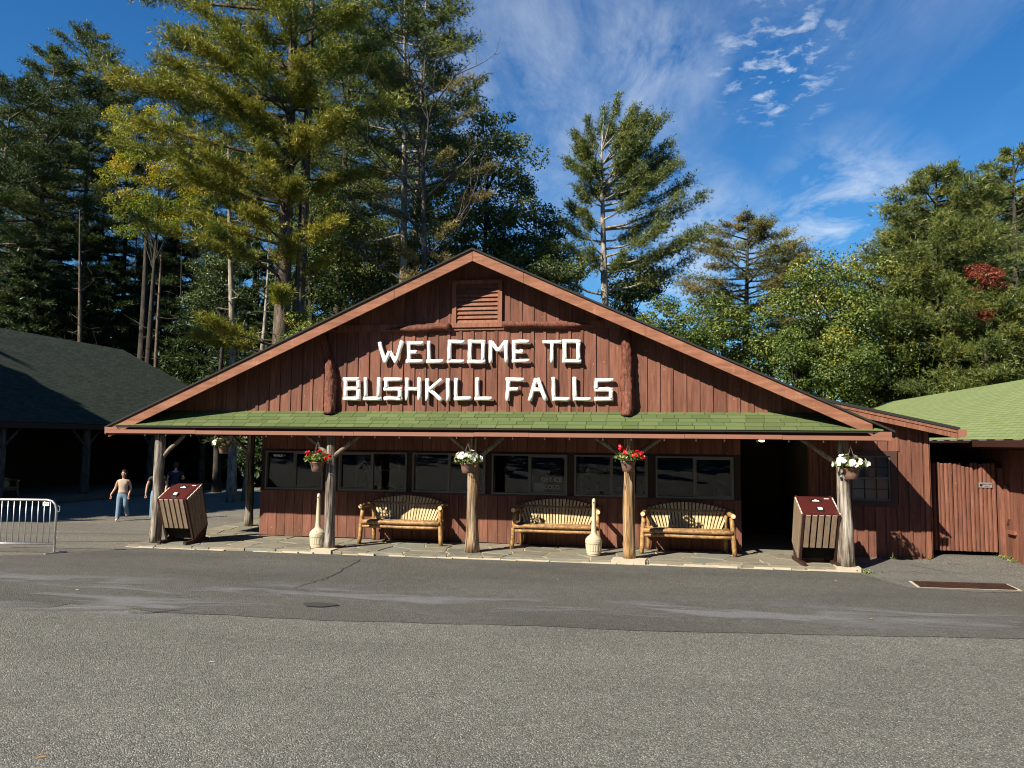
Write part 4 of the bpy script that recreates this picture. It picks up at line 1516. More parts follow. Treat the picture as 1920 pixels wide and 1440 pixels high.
# ------------------------------------------------------------------ ash receptacles
ash = thing('ash_bin', 'tan long-necked ash bin', 'ash bin', (0, 0, 0), 0, 'tan long-necked ash bins')
b = MB()
prof = [(.105, 0), (.115, .004), (.117, .03), (.128, .034), (.13, .075), (.135, .085), (.142, .2), (.15, .21), (.152, .25), (.146, .262)]
b.lathe(prof, 0, 0, 48, lambda k, th: (1.0 + (.022 if math.sin(th * 18) > 0 else -.022)) if k in (5, 6) else 1.0)
b.build('bucket', M['plastic_tan'], ash)
b = MB()
b.lathe([(.148, .262), (.15, .275), (.12, .315), (.085, .345), (.062, .365), (.052, .385), (.046, .42), (.04, .6), (.034, .78), (.03, .88), (.033, .89), (.033, .94), (.03, .975), (.018, .995), (.004, 1.0)], 0, 0, 20)
neck = b.build('neck', M['plastic_tan'], ash, True)
b = MB()
b.lathe([(.012, 0), (.012, .003)], 0, 0, 10)
b.v = [(x, -.0325 - z, .925 + y) for x, y, z in b.v]
b.build('ash_hole', M['black'], neck)
b = MB()
b.box(-.03, .03, -.125, -.1, .285, .325, .006)
b.build('latch', M['plastic_tan'], ash)
ash2 = copy_tree(ash)
for o, loc, lab in ((ash, (-6.0, 13.05, .004), 'tan long-necked ash bin beside the second porch post'), (ash2, (-.93, 13.42, .004), 'tan long-necked ash bin in front of the middle bench')):
    o.location = loc
    o['label'] = lab

# ------------------------------------------------------------------ trash bins with slatted leaning sides
tb = thing('trash_bin', 'leaning slatted trash bin with maroon lid', 'trash bin', (0, 0, 0), 0, 'leaning slatted trash bins')
W2 = .30
# side profile (y, z): forward is -y; top leans forward
FT, FB = (-.36, .83), (-.06, .05)
BT, BB = (.13, 1.10), (.36, .30)


def lerp2(a, c, t):
    return (a[0] + (c[0] - a[0]) * t, a[1] + (c[1] - a[1]) * t)


for s in (-1, 1):
    m = MB()
    m.prism_x([(-.30, 0.0), (.45, 0.0), (.45, .055), (-.30, .055)], s * .27 - .03, s * .27 + .03)
    m.build('skid', M['bin_frame'], tb)
    m = MB()
    for a, c in ((FT, FB), (BT, BB)):
        m.prism_x([(a[0], a[1]), (a[0] + .035, a[1] + .02), (c[0] + .035, c[1]), (c[0], c[1])], s * (W2 - .018) - .018, s * (W2 - .018) + .018)
    m.prism_x([(.36, .33), (.40, .33), (.30, .05), (.26, .05)], s * (W2 - .018) - .018, s * (W2 - .018) + .018)
    m.build('corner_frame', M['bin_frame'], tb)
for s in (-1, 1):
    m = MB()
    m.prism_x([(FB[0] + .02, FB[1] + .005), (.34, .052), (.385, .30), (BB[0] - .01, BB[1] + .01)], s * (W2 - .012) - .006, s * (W2 - .012) + .006)
    m.build('side_plate', M['bin_frame'], tb)
m = MB()
fb = lerp2(FT, FB, .70)
m.prism_x([(FT[0] + .03, FT[1] - .02), (fb[0] + .03, fb[1]), (.05, .075), (.30, .075), (.345, .32), (BT[0] - .03, BT[1] - .03)], -W2 + .03, W2 - .03)
m.build('liner', M['matt_black'], tb)  # liner carried lower, its black standing in for the shaded recess under the slats
for k in range(5):
    x0 = -W2 + .05 + k * .1045
    a, c = lerp2(FT, FB, .0), lerp2(FT, FB, .70)
    m = MB()
    m.prism_x([(a[0] - .012, a[1] + .003), (a[0] + .014, a[1] + .003), (c[0] + .014, c[1]), (c[0] - .012, c[1])][::-1], x0, x0 + .074)
    sl_ = m.build('slat', M['bin_slat'], tb)
    m = MB()
    m.box(x0 + .002, x0 + .072, a[0] - .012, a[0] + .012, a[1] + .004, a[1] + .009)
    m.build('cut_edge', M['bin_slat_edge'], sl_)
for s in (-1, 1):
    for k in range(5):
        t0 = .07 + k * .185
        t1 = t0 + .16
        a0, a1 = lerp2(FT, BT, t0), lerp2(FT, BT, t1)
        bt0, bt1 = lerp2(FB, BB, t0), lerp2(FB, BB, t1)
        if k == 0:
            pass
        m = MB()
        m.prism_x([a0, a1, (bt1[0], bt1[1] + .02), (bt0[0], bt0[1] + .02)], s * W2 - .006 + (0 if s > 0 else -.012), s * W2 + .018 - (0 if s > 0 else .012) - .006)
        sl_ = m.build('slat', M['bin_slat'], tb)
        m = MB()
        xx = s * W2 + (.003 if s > 0 else -.003)
        m.prism_x([(a0[0] + .006, a0[1] + .006), (a1[0] - .006, a1[1] + .002), (a1[0] - .006, a1[1] + .008), (a0[0] + .006, a0[1] + .012)], xx - .008, xx + .008)
        m.build('cut_edge', M['bin_slat_edge'], sl_)
m = MB()
dx, dz = BT[0] - FT[0], BT[1] - FT[1]
ln = math.hypot(dx, dz)
ux, uz = dx / ln, dz / ln
nx, nz = -uz, ux


def lid_pt(a, h):
    return (FT[0] + ux * a + nx * h, FT[1] + uz * a + nz * h)


m.prism_x([lid_pt(.0, -.004), lid_pt(ln + .0, -.004), lid_pt(ln + .0, .012), lid_pt(.0, .012)], -W2 + .014, W2 - .014)
lid = m.build('lid', M['bin_lid'], tb)
m = MB()
m.prism_x([lid_pt(.02, .0125), lid_pt(ln - .06, .0125), lid_pt(ln - .06, .02), lid_pt(.02, .02)], -W2 + .05, W2 - .05)
m.build('flap', M['bin_lid'], lid)
m = MB()
m.prism_x([lid_pt(ln - .19, .0205), lid_pt(ln - .10, .0205), lid_pt(ln - .10, .0225), lid_pt(ln - .19, .0225)], -.105, .105)
lab_ = m.build('label_plate', M['black'], lid)
m = MB()
m.prism_x([lid_pt(ln - .165, .023), lid_pt(ln - .14, .023), lid_pt(ln - .14, .0245), lid_pt(ln - .165, .0245)], -.055, .055)
m.prism_x([lid_pt(ln - .138, .023), lid_pt(ln - .115, .023), lid_pt(ln - .115, .0245), lid_pt(ln - .138, .0245)], -.018, .022)
m.build('label_print', M['white'], lid)
m = MB()
m.prism_x([lid_pt(.07, .0205), lid_pt(.19, .0205), lid_pt(.18, .05), lid_pt(.08, .035)], -.05, .06)
m.build('latch', M['black'], lid)
m = MB()
m.prism_x([lid_pt(.12, .042), lid_pt(.178, .05), lid_pt(.175, .054), lid_pt(.12, .048)], -.03, .04)
m.build('push_plate', M['white'], lid)
m = MB()
m.prism_x([lid_pt(ln - .085, .0205), lid_pt(ln - .07, .0205), lid_pt(ln - .07, .022), lid_pt(ln - .085, .022)], .15, .23)
m.build('sticker', M['white'], lid)
tb2 = copy_tree(tb)
for o, loc, rz, lab in ((tb, (-8.82, 13.1, .004), R(0), 'leaning slatted trash bin with maroon lid beside the leftmost post'), (tb2, (2.82, 13.42, .004), R(3), 'leaning slatted trash bin with maroon lid in front of the doorway')):
    o.location = loc
    o.rotation_euler = (0, 0, rz)
    o['label'] = lab

# ------------------------------------------------------------------ hanging baskets
nrng = np.random.default_rng(4)


def leaf_soup(P, Nrm, size, aspect=0.55, fold=0.15):
    """folded diamond leaves at P, facing Nrm"""
    n = len(P)
    r = nrng.normal(size=(n, 3))
    Nn = Nrm / np.linalg.norm(Nrm, axis=1, keepdims=True)
    a = np.cross(Nn, r)
    a /= np.linalg.norm(a, axis=1, keepdims=True) + 1e-9
    c = np.cross(Nn, a)
    s = size[:, None]
    tip, base = P + a * s * .5, P - a * s * .5
    l = P + c * s * aspect * .5 + Nn * s * fold
    rr = P - c * s * aspect * .5 + Nn * s * fold
    T = np.stack([np.stack([base, l, tip], 1), np.stack([base, tip, rr], 1)], 1)
    return T.reshape(-1, 3, 3)


def flower_soup(P, Nrm, size):
    out = []
    n = len(P)
    Nn = Nrm / np.linalg.norm(Nrm, axis=1, keepdims=True)
    r = nrng.normal(size=(n, 3))
    a = np.cross(Nn, r)
    a /= np.linalg.norm(a, axis=1, keepdims=True)
    c = np.cross(Nn, a)
    s = size[:, None]
    for k in range(5):
        th = 2 * math.pi * k / 5
        for d0, d1 in ((-.62, 0.0), (0.0, .62)):
            p1 = P + s * (a * math.cos(th + d0) + c * math.sin(th + d0)) * .85 + Nn * s * .18
            p2 = P + s * (a * math.cos(th + d1) + c * math.sin(th + d1)) * .85 + Nn * s * .18
            if d0 < 0:
                p2 = P + s * (a * math.cos(th) + c * math.sin(th)) * 1.05 + Nn * s * .22
            else:
                p1 = P + s * (a * math.cos(th) + c * math.sin(th)) * 1.05 + Nn * s * .22
            out.append(np.stack([P, p1, p2], 1))
    return np.concatenate(out)


def basket(loc, kind, label, hook_z, nfl=34, seed=1, scale=1.0, trail=True):
    global nrng
    nrng = np.random.default_rng(seed)
    t = thing('hanging_basket', label, 'flower basket', loc, seed * 1.3, 'hanging flower baskets')
    m = MB()
    m.lathe([(.085, -.19), (.095, -.185), (.112, -.11), (.125, -.04), (.138, -.03), (.14, -.008), (.13, -.006), (.12, -.03)], 0, 0, 20)
    m.build('pot', M['pot'], t, True)
    top = hook_z - loc[2]
    m = MB()
    for k in range(4):
        th = k * math.pi / 2 + .4
        m.tube([(.135 * math.cos(th), .135 * math.sin(th), -.02), (.01 * math.cos(th), .01 * math.sin(th), top - .14)], .0035, 5)
    m.tube([(0, 0, top - .15), (0, 0, top - .07), (.022, 0, top - .03), (.012, 0, top), (-.012, 0, top - .005), (-.014, 0, top - .02)], .006, 6)
    m.build('hanger', M['wire'], t, True)
    n = 420
    d = nrng.normal(size=(n, 3))
    d[:, 2] = np.abs(d[:, 2]) * .75 - .12
    d /= np.linalg.norm(d, axis=1, keepdims=True)
    rad = nrng.uniform(.08, .25, n)[:, None]
    P = d * rad * np.array([1.0, 1.0, .62]) + np.array([0, 0, .025])
    T = leaf_soup(P, d + nrng.normal(size=(n, 3)) * .6, nrng.uniform(.035, .07, n))
    o = link('leaves', tri_mesh('leaves', T, np.repeat(nrng.uniform(0, 1, n), 2)), M['leaf_basket'], t)
    o['kind'] = 'stuff'
    if kind == 'red':
        heads = nrng.normal(size=(10, 3))
        heads[:, 2] = np.abs(heads[:, 2]) * .8 + .1
        heads /= np.linalg.norm(heads, axis=1, keepdims=True)
        heads = heads * np.array([.25, .25, .19]) * nrng.uniform(.85, 1.1, (10, 1)) + np.array([0, 0, .04])
        P = np.concatenate([h + nrng.normal(size=(12, 3)) * .019 for h in heads])
        d = np.concatenate([np.repeat(h[None] + [0, 0, .05], 12, 0) for h in heads]) + nrng.normal(size=(len(P), 3)) * .15
        size = nrng.uniform(.018, .026, len(P))
    else:
        d = nrng.normal(size=(nfl, 3))
        d[:, 2] = np.abs(d[:, 2]) * .8 + .02
        d /= np.linalg.norm(d, axis=1, keepdims=True)
        P = d * np.array([.265, .265, .175]) * nrng.uniform(.85, 1.08, (nfl, 1)) + np.array([0, 0, .035])
        d = d + nrng.normal(size=(nfl, 3)) * .2
        size = nrng.uniform(.034, .05, nfl)
    T = flower_soup(P, d, size)
    tn = np.tile(nrng.uniform(0, 1, len(P)), 10)
    o = link('blossoms', tri_mesh('blossoms', T, tn), M['petal_red' if kind == 'red' else 'petal_white'], t)
    o['kind'] = 'stuff'
    if trail:
        m = MB()
        m.tube([(-.12, .03, -.02), (-.16, .03, -.12), (-.17, .03, -.3), (-.2, .02, -.5)], [.004, .004, .004, .006], 5)
        m.build('trailing_stem', M['brace'], t)
    return t


basket((-5.98, 12.9, 1.60), 'red', 'hanging basket of red flowers beside the second porch post', 2.09, seed=2, trail=False)
basket((-3.13, 12.9, 1.62), 'white', 'hanging basket of white flowers at the middle of the porch front', 2.09, seed=3, trail=False)
basket((-.31, 12.9, 1.70), 'red', 'hanging basket of red flowers in front of the orange log post', 2.09, seed=4)
basket((3.27, 12.9, 1.64), 'white', 'hanging basket of white flowers at the right end of the porch', 2.09, seed=5, nfl=40, trail=False)
basket((-10.2, 16.7, 1.82), 'white', 'small hanging basket of white flowers deep under the left eave', 2.12, seed=6, trail=False)

# ------------------------------------------------------------------ crowd barrier
bx, by = -10.06, 11.36
bar = thing('crowd_barrier', 'galvanised steel crowd control barrier standing at the left edge', 'barrier', (bx, by, gz(bx, by)), YAW)
H = .92
m = MB()
m.tube([(-2.2, 0, H), (-.17, 0, H), (-.08, 0, H - .02), (-.025, 0, H - .075), (0, 0, H - .17), (0, 0, .03)], .019, 8)
m.build('outer_rail', M['steel'], bar, True)
m = MB()
m.tube([(-2.2, 0, .17), (-.0, 0, .17)], .017, 8)
m.build('bottom_rail', M['steel'], bar, True)
for k in range(20):
    m = MB()
    x = -.105 - k * .105
    m.tube([(x, 0, .17), (x, 0, H)], .0075, 6)
    m.build('bar', M['steel'], bar, True)
m = MB()
m.box(-.235, -.125, -.014, -.010, H - .1, H - .035)
lb = m.build('tag_plate', M['white'], bar)
m = MB()
m.box(-.22, -.14, -.0155, -.0145, H - .075, H - .06)
m.build('tag_print', M['stain'], lb)
for z in (.28, .72):
    m = MB()
    m.tube([(0, 0, z), (.05, 0, z), (.055, 0, z + .03), (.055, 0, z + .09), (.02, 0, z + .1)], .006, 6)
    m.build('hook', M['steel'], bar)
m = MB()
m.prism_z([(-.09, -.14), (-.05, -.16), (.09, .22), (.05, .24)], .0, .03)
m.build('foot', M['steel'], bar)

# ------------------------------------------------------------------ drain grate
dr = thing('drain_grate', 'long rusty steel drain grate set in the paving by the gate', 'drain', (4.5, 12.07, gz(4.5, 12.07)))
z0 = gz(4.5, 12.07)
dg_pts = [(3.84, 11.66), (5.16, 11.78), (5.24, 12.34), (3.92, 12.22)]
m = MB()
m.poly([(x + (.045 if x > 4.5 else -.045) - 4.5, y + (.04 if y > 12 else -.04) - 12.07, gz(x, y) + .0125 - z0) for x, y in dg_pts])
m.build('concrete_collar', M['concrete'], dr)
m = MB()
m.poly([(x - 4.5, y - 12.07, gz(x, y) + .016 - z0) for x, y in dg_pts])
m.build('sump', M['black'], dr)
NB = 36
for k in range(NB):
    t0, t1 = k / NB, (k + .68) / NB
    P_ = [Vector((*dg_pts[0], 0)).lerp(Vector((*dg_pts[1], 0)), t0), Vector((*dg_pts[0], 0)).lerp(Vector((*dg_pts[1], 0)), t1), Vector((*dg_pts[3], 0)).lerp(Vector((*dg_pts[2], 0)), t1), Vector((*dg_pts[3], 0)).lerp(Vector((*dg_pts[2], 0)), t0)]
    m = MB()
    q = [(p.x - 4.5, p.y - 12.07, gz(p.x, p.y) - z0) for p in P_]
    m.rings([[(x, y, z + .017) for x, y, z in q], [(x, y, z + .026) for x, y, z in q]], True)
    m.build('grate_bar', M['rust'], dr)

# ------------------------------------------------------------------ fallen leaves, weeds
rl = random.Random(33)
M['dry_leaf'] = plain('dry_leaf', (0.34, 0.2, 0.075), 0.8, var=0.3)
M['pale_leaf'] = plain('pale_dry_leaf', (0.5, 0.44, 0.34), 0.8, var=0.2)
for k, (x, y, s, mk, lab) in enumerate(((-3.21, 3.62, .05, 'dry_leaf', 'orange dry leaf lying at the bottom left of the asphalt'), (-3.45, 5.6, .06, 'pale_leaf', 'pale curled dry leaf lying on the old asphalt'), (-6.12, 11.61, .04, 'pale_leaf', 'tiny pale leaf on the dark asphalt left of the benches'),
                                        (-6.93, 8.23, .05, 'pale_leaf', 'pale leaf on the dark asphalt strip at far left'), (-1.27, 10.87, .05, 'pale_leaf', 'pale leaf on the dark asphalt before the right ash bin'), (2.78, 11.99, .05, 'pale_leaf', 'pale chip on the asphalt below the right trash bin'),
                                        (2.43, 8.93, .045, 'dry_leaf', 'small orange leaf on the dark asphalt at right'))):
    m = MB()
    n = len(m.v)
    pts = [(-.5, 0, .006), (-.2, .22, .02), (.1, .3, .03), (.3, .12, .02), (.55, 0, .03), (.3, -.14, .015), (.05, -.28, .02), (-.25, -.2, .012)]
    m.poly([(px_ * s, py_ * s, pz_ * s * 3 + .002) for px_, py_, pz_ in pts])
    m.poly([(px_ * s, py_ * s, pz_ * s * 3) for px_, py_, pz_ in reversed(pts)])
    o = m.build('fallen_leaf', M[mk], None, False, (x, y, gz(x, y) + (.002 if y < 7 else .013)))
    o.rotation_euler = (0, 0, rl.uniform(0, 6))
    tag(o, lab, 'leaf', 'leaves scattered on the asphalt')
nrng = np.random.default_rng(77)
P = []
for (x, y, r, n) in ((3.5, 13.0, .12, 90), (4.35, 14.42, .12, 50), (4.93, 14.4, .08, 40), (6.2, 14.6, .12, 60), (6.2, 14.3, .1, 30), (4.6, 14.44, .1, 30)):
    q = nrng.normal(size=(n, 3)) * r * .5
    q[:, 2] = np.abs(q[:, 2]) * .4
    P.append(q + np.array([x, y, gz(x, y) + .01]))
P = np.concatenate(P)
T = leaf_soup(P, nrng.normal(size=P.shape) + np.array([0, 0, .6]), nrng.uniform(.02, .06, len(P)))
o = link('weeds', tri_mesh('weeds', T, np.repeat(nrng.uniform(0.2, 1, len(P)), 2)), M['leaf_basket'])
tag(o, 'small green weeds along the foot of the wall', 'weeds', kind='stuff')

# ------------------------------------------------------------------ people
M['skin'] = plain('skin', (0.46, 0.25, 0.17), 0.5, var=0.08)
M['hair'] = plain('dark_hair', (0.022, 0.013, 0.009), 0.5, var=0.3, scale=30)
M['top_tan'] = plain('tan_top', (0.37, 0.29, 0.23), 0.85, var=0.08, scale=12)
M['denim'] = plain('denim', (0.13, 0.2, 0.28), 0.85, var=0.35, scale=7)
M['shoe'] = plain('white_trainer', (0.6, 0.6, 0.6), 0.6)
M['shirt_dark'] = plain('dark_patterned_shirt', (0.03, 0.032, 0.03), 0.85, var=0.9, scale=28)
M['shirt_navy'] = plain('navy_shirt', (0.012, 0.016, 0.04), 0.9)
M['eye'] = plain('eye_dark', (0.02, 0.015, 0.012), 0.3)


def skinned(name, chains, mat, parent, levels=2, root=0):
    """chains: lists of (x, y, z, rx[, ry]); chains whose first point equals an existing point join it"""
    V, E, Rr, idx = [], [], [], {}
    for ch in chains:
        prev = None
        for p in ch:
            key = (round(p[0], 4), round(p[1], 4), round(p[2], 4))
            if key not in idx:
                idx[key] = len(V)
                V.append(p[:3])
                Rr.append((p[3], p[4] if len(p) > 4 else p[3]))
            if prev is not None:
                E.append((prev, idx[key]))
            prev = idx[key]
    me = bpy.data.meshes.new(name)
    me.from_pydata(V, E, [])
    ob = link(name, me, mat, parent)
    md = ob.modifiers.new('skin', 'SKIN')
    md.use_smooth_shade = True
    sv = me.skin_vertices[0].data
    for i, r in enumerate(Rr):
        sv[i].radius = r
        sv[i].use_root = (i == root)
    sb_ = ob.modifiers.new('sub', 'SUBSURF')
    sb_.levels = levels
    sb_.render_levels = levels
    return ob


def hand_chains(wx, wy, wz, s):
    ch = []
    for k in range(4):
        ox = (k - 1.5) * .017
        ln_ = (.055, .065, .062, .048)[k]
        ch.append([(wx, wy, wz - .055, .024, .016), (wx + ox * .8, wy + .004 - abs(ox), wz - .09, .0085), (wx + ox, wy - .012, wz - .09 - ln_ * .5, .008), (wx + ox, wy - .03, wz - .09 - ln_ * .9, .007)])
    ch.append([(wx, wy, wz - .055, .024, .016), (wx - s * .03, wy - .015, wz - .07, .009), (wx - s * .035, wy - .03, wz - .1, .008)])
    return ch


def person(label, loc, rz, shirt, pants, shoe, sex, legs, arms, head_yaw, scale=1.0, hair='short'):
    t = thing('person', label, 'person', loc, rz)
    t.scale = (scale,) * 3
    sw = .175 if sex == 'f' else .205
    hw = .095
    pelvis = (0, 0, .93, .11, .09)
    chest = (0, 0, 1.2, .135, .1)
    necks = (0, .005, 1.40, .052, .05)
    body = [[pelvis, (0, 0, 1.06, .12, .09), chest, (0, .005, 1.33, .12, .085), necks, (0, .004, 1.455, .04), (0, -.018, 1.505, .05, .062), (0, -.02, 1.55, .064, .08), (0, -.014, 1.61, .074, .09), (0, -.002, 1.675, .056, .066)]]
    for s, (kn, an) in zip((-1, 1), legs):
        body.append([pelvis, (s * hw, 0, .86, .088), (kn[0], kn[1], kn[2], .058), (an[0], an[1], an[2], .04), (an[0], an[1] - .08, an[2] - .045, .035), (an[0], an[1] - .15, an[2] - .055, .028)])
    for s, (el, wr) in zip((-1, 1), arms):
        body.append([(0, .005, 1.33, .12, .085), (s * sw, .005, 1.345, .052), (el[0], el[1], el[2], .04), (wr[0], wr[1], wr[2], .027), (wr[0], wr[1], wr[2] - .055, .024, .016)])
        body += hand_chains(wr[0], wr[1], wr[2], s)
    skinned('body', body, M['skin'], t, 2)
    # clothing follows the same skeleton, a little wider
    sl = .5 if sex == 'm' else .12
    hem = .87 if sex == 'm' else .92
    top = [[(0, 0, hem, .185, .14), (0, 0, hem + .05, .178, .135), (0, 0, 1.06, .15, .115), (0, -.01, 1.2, .165, .125), (0, .005, 1.33, .145, .1), (0, .005, 1.40, .085, .07)]]
    for s, (el, wr) in zip((-1, 1), arms):
        a = Vector((s * sw, .005, 1.345))
        e = a.lerp(Vector(el), sl if sex == 'm' else .1)
        top.append([(0, .005, 1.33, .145, .1), (a.x, a.y, a.z, .064), (e.x, e.y, e.z, .06)] if sex == 'm' else [(0, .005, 1.33, .145, .1), (s * sw * .92, .005, 1.35, .062)])
    skinned('shirt', top, shirt, t, 2)
    pn = [[(0, 0, 1.06, .125, .1), (0, 0, 1.0, .135, .108), (0, 0, .92, .15, .118)]]
    for s, (kn, an) in zip((-1, 1), legs):
        pn.append([(0, 0, .92, .15, .118), (s * hw * 1.05, 0, .83, .105, .11), (kn[0], kn[1], kn[2], .082), (an[0], an[1], an[2] + .02, .075), (an[0], an[1], an[2] - .035, .072)])
    skinned('trousers', pn, pants, t, 2)
    for s, (kn, an) in zip((-1, 1), legs):
        skinned('shoe', [[(an[0], an[1] + .03, an[2] - .02, .045), (an[0], an[1] - .05, an[2] - .042, .046, .038), (an[0], an[1] - .13, an[2] - .05, .045, .03), (an[0], an[1] - .18, an[2] - .055, .032, .024)]], shoe, t, 1)
    hd = piece('head_detail', t)
    hd.location = (0, -.01, 1.59)
    hd.rotation_euler = (0, 0, head_yaw)
    m = MB()
    prof = [(math.sin(k * math.pi / 10) + .02, -math.cos(k * math.pi / 10)) for k in range(1, 11)]
    m.lathe([(r_ * .1, z_ * .115) for r_, z_ in prof], 0, 0, 18, lambda k, th: 1.0 + .035 * math.sin(7 * th + k * 1.3))
    long_ = 1.9 if sex == 'f' else 1.0
    nv = []
    for x, y, z in m.v:
        y = y * 1.12 + .014
        if y < .0 and z < .062:
            y, x = .012 + y * .25, x * .72
        elif z < 0:
            z *= long_
            x *= .92
        nv.append((x * .96, y, z + .03))
    m.v = nv
    m.build('hair', M['hair'], hd, True)
    m = MB()
    m.tube([(0, -.08, .012), (0, -.094, -.018), (0, -.08, -.028)], [.008, .013, .008], 6)
    m.build('nose', M['skin'], hd, True)
    for s in (-1, 1):
        m = MB()
        m.box(s * .03 - .011, s * .03 + .011, -.083, -.075, .006, .016)
        m.build('eye', M['eye'], hd)
        m = MB()
        m.tube([(s * .074, .0, .02), (s * .083, .008, .0), (s * .076, .0, -.025)], [.01, .013, .008], 6)
        m.build('ear', M['skin'], hd, True)
    m = MB()
    m.box(-.02, .02, -.082, -.074, -.052, -.045)
    m.build('mouth', plain('lips', (0.3, 0.09, 0.07), 0.5), hd)
    return t


def face(x, y):
    return math.atan2(-x, y) if False else math.atan2(-(x), (y))


wx, wy = -17.01, 22.0
person('person in tan sleeveless top and jeans walking left of the lodge', (wx, wy, gz(wx, wy) + .03), R(37.7 - 14), M['top_tan'], M['denim'], M['shoe'], 'f',
       (((-.105, -.06, .5), (-.11, -.12, .085)), ((.1, -.02, .5), (.115, .22, .17))),
       (((-.25, .02, 1.1), (-.35, -.1, .88)), ((.235, .05, 1.1), (.2, -.06, .86))), R(-38), .955)
wx, wy = -16.1, 22.48
person('person in dark patterned shirt walking behind the leftmost post', (wx, wy, gz(wx, wy) + .03), R(35), M['shirt_dark'], M['denim'], M['bin_frame'], 'm',
       (((-.12, -.1, .5), (-.13, -.06, .085)), ((.1, .02, .5), (.11, .18, .14))),
       (((-.3, .03, 1.09), (-.33, -.04, .84)), ((.27, .02, 1.1), (.24, -.16, .92))), R(0), 1.03)
wx, wy = -17.8, 25.9
person('person in navy shirt standing in the shade behind the left trash bin', (wx, wy, gz(wx, wy) + .03), R(200), M['shirt_navy'], M['shirt_dark'], M['bin_frame'], 'm',
       (((-.12, -.03, .5), (-.13, .0, .085)), ((.12, -.03, .5), (.13, .0, .085))),
       (((-.28, -.05, 1.1), (-.14, -.3, 1.2)), ((.28, -.02, 1.1), (.28, -.05, .84))), R(20), 1.05)

# ------------------------------------------------------------------ trees
TRT = np.array([0.984, 0.179, 0.0])      # across the view
TDP = np.array([-0.179, 0.984, 0.0])     # away from the lot
UP = np.array([0.0, 0.0, 1.0])


def unit(a):
    return a / (np.linalg.norm(a, axis=-1, keepdims=True) + 1e-9)


def tuft_soup(P, D, size, rg, K=9, wid=0.085):
    n = len(P)
    D = unit(D)
    r = unit(np.cross(D, rg.normal(size=(n, 3))))
    c = np.cross(D, r)
    out = []
    for k in range(K):
        ph = rg.uniform(.15, 1.25, n)[:, None]
        th = rg.uniform(0, 2 * np.pi, n)[:, None]
        lat = r * np.cos(th) + c * np.sin(th)
        d = D * np.cos(ph) + lat * np.sin(ph)
        side = unit(np.cross(d, rg.normal(size=(n, 3))))
        L = (size * rg.uniform(.65, 1.05, n))[:, None]
        w = (size * wid)[:, None]
        b0 = P + d * L * .08
        out.append(np.stack([b0 - side * w * .5, b0 + side * w * .5, P + d * L], 1))
    return np.concatenate(out)


DENS = 2.4


class Tree:
    def __init__(self, seed):
        self.rg = np.random.default_rng(seed)
        self.P, self.D, self.S, self.T = [], [], [], []
        self.br = MB()
        self.trunk = MB()

    def limb(self, start, tip, width, ntw, per, tsize, r0, sag=0.0, s0=.3, tint=0.5, upd=.5, thick=.08):
        rg = self.rg
        start, tip = np.array(start, float), np.array(tip, float)
        mid = (start + tip) / 2 + UP * sag
        L = np.linalg.norm(tip - start)

        def cv(s):
            s = np.asarray(s)[..., None]
            return start * (1 - s) ** 2 + 2 * mid * s * (1 - s) + tip * s ** 2
        self.br.tube([tuple(cv(s)) for s in (0, .3, .6, .85, 1)], [r0, r0 * .75, r0 * .5, r0 * .3, r0 * .12], 5, caps=False)
        o = (tip - start) * np.array([1, 1, 0])
        o = unit(o) if np.linalg.norm(o) > .15 else unit(rg.normal(size=3) * np.array([1, 1, 0]))
        lat = np.array([-o[1], o[0], 0])
        for k in range(int(ntw * DENS)):
            s = s0 + (1 - s0) * rg.uniform(0, 1) ** .8
            b = cv(s)
            a = rg.uniform(.25, 1.35) * rg.choice((-1, 1)) * (1.15 - .7 * s)
            d = o * math.cos(a) + lat * math.sin(a)
            l = width * rg.uniform(.45, 1.1) * (1.15 - .45 * s)
            u = np.linspace(.12, 1, per)
            rise = rg.uniform(.0, .35)
            pts = b + d * l * u[:, None] + UP * (rise * l * u ** 1.6)[:, None] + rg.normal(size=(per, 3)) * np.array([.1, .1, thick * 1.15]) * (.5 + width * .4)
            self.P.append(pts)
            self.D.append(d * .75 + UP * upd + rg.normal(size=(per, 3)) * .35)
            self.S.append(tsize * rg.uniform(.75, 1.2, per))
            self.T.append(np.clip(tint + rg.normal() * .16 + rg.normal(size=per) * .08, 0, 1))

    def needles(self, K, wid):
        P, D, S, T = np.concatenate(self.P), np.concatenate(self.D), np.concatenate(self.S), np.concatenate(self.T)
        return tri_mesh('crown', tuft_soup(P, D, S, self.rg, K, wid), np.tile(T, K))

    def leaves(self, asp=.62):
        global nrng
        nrng = self.rg
        P, D, S, T = np.concatenate(self.P), np.concatenate(self.D), np.concatenate(self.S), np.concatenate(self.T)
        return tri_mesh('crown', leaf_soup(P, D, S, asp, .12), np.repeat(T, 2))

    def clump(self, c, r, n, size, tint, squash=.75):
        rg = self.rg
        d = unit(rg.normal(size=(n, 3)))
        rad = r * rg.uniform(.25, 1.0, n)[:, None] ** .55
        self.P.append(np.array(c) + d * rad * np.array([1, 1, squash]))
        self.D.append(d * .7 + UP * .55 + rg.normal(size=(n, 3)) * .5)
        self.S.append(size * rg.uniform(.7, 1.25, n))
        self.T.append(np.clip(tint + rg.normal() * .14 + rg.normal(size=n) * .1, 0, 1))

    def finish(self, name, label, loc, crown, leafm, barkm, group='trees behind the buildings', trunkm=None):
        t = thing(name, label, 'tree', loc, 0, group)
        set_off((0, 0, 0))
        self.trunk.build('trunk', M[trunkm or barkm], t, True)
        if self.br.v:
            self.br.build('branches', M[barkm], t, True)['kind'] = 'stuff'
        if crown is not None:
            o = link('crown', crown, M[leafm], t)
            o['kind'] = 'stuff'
        return t


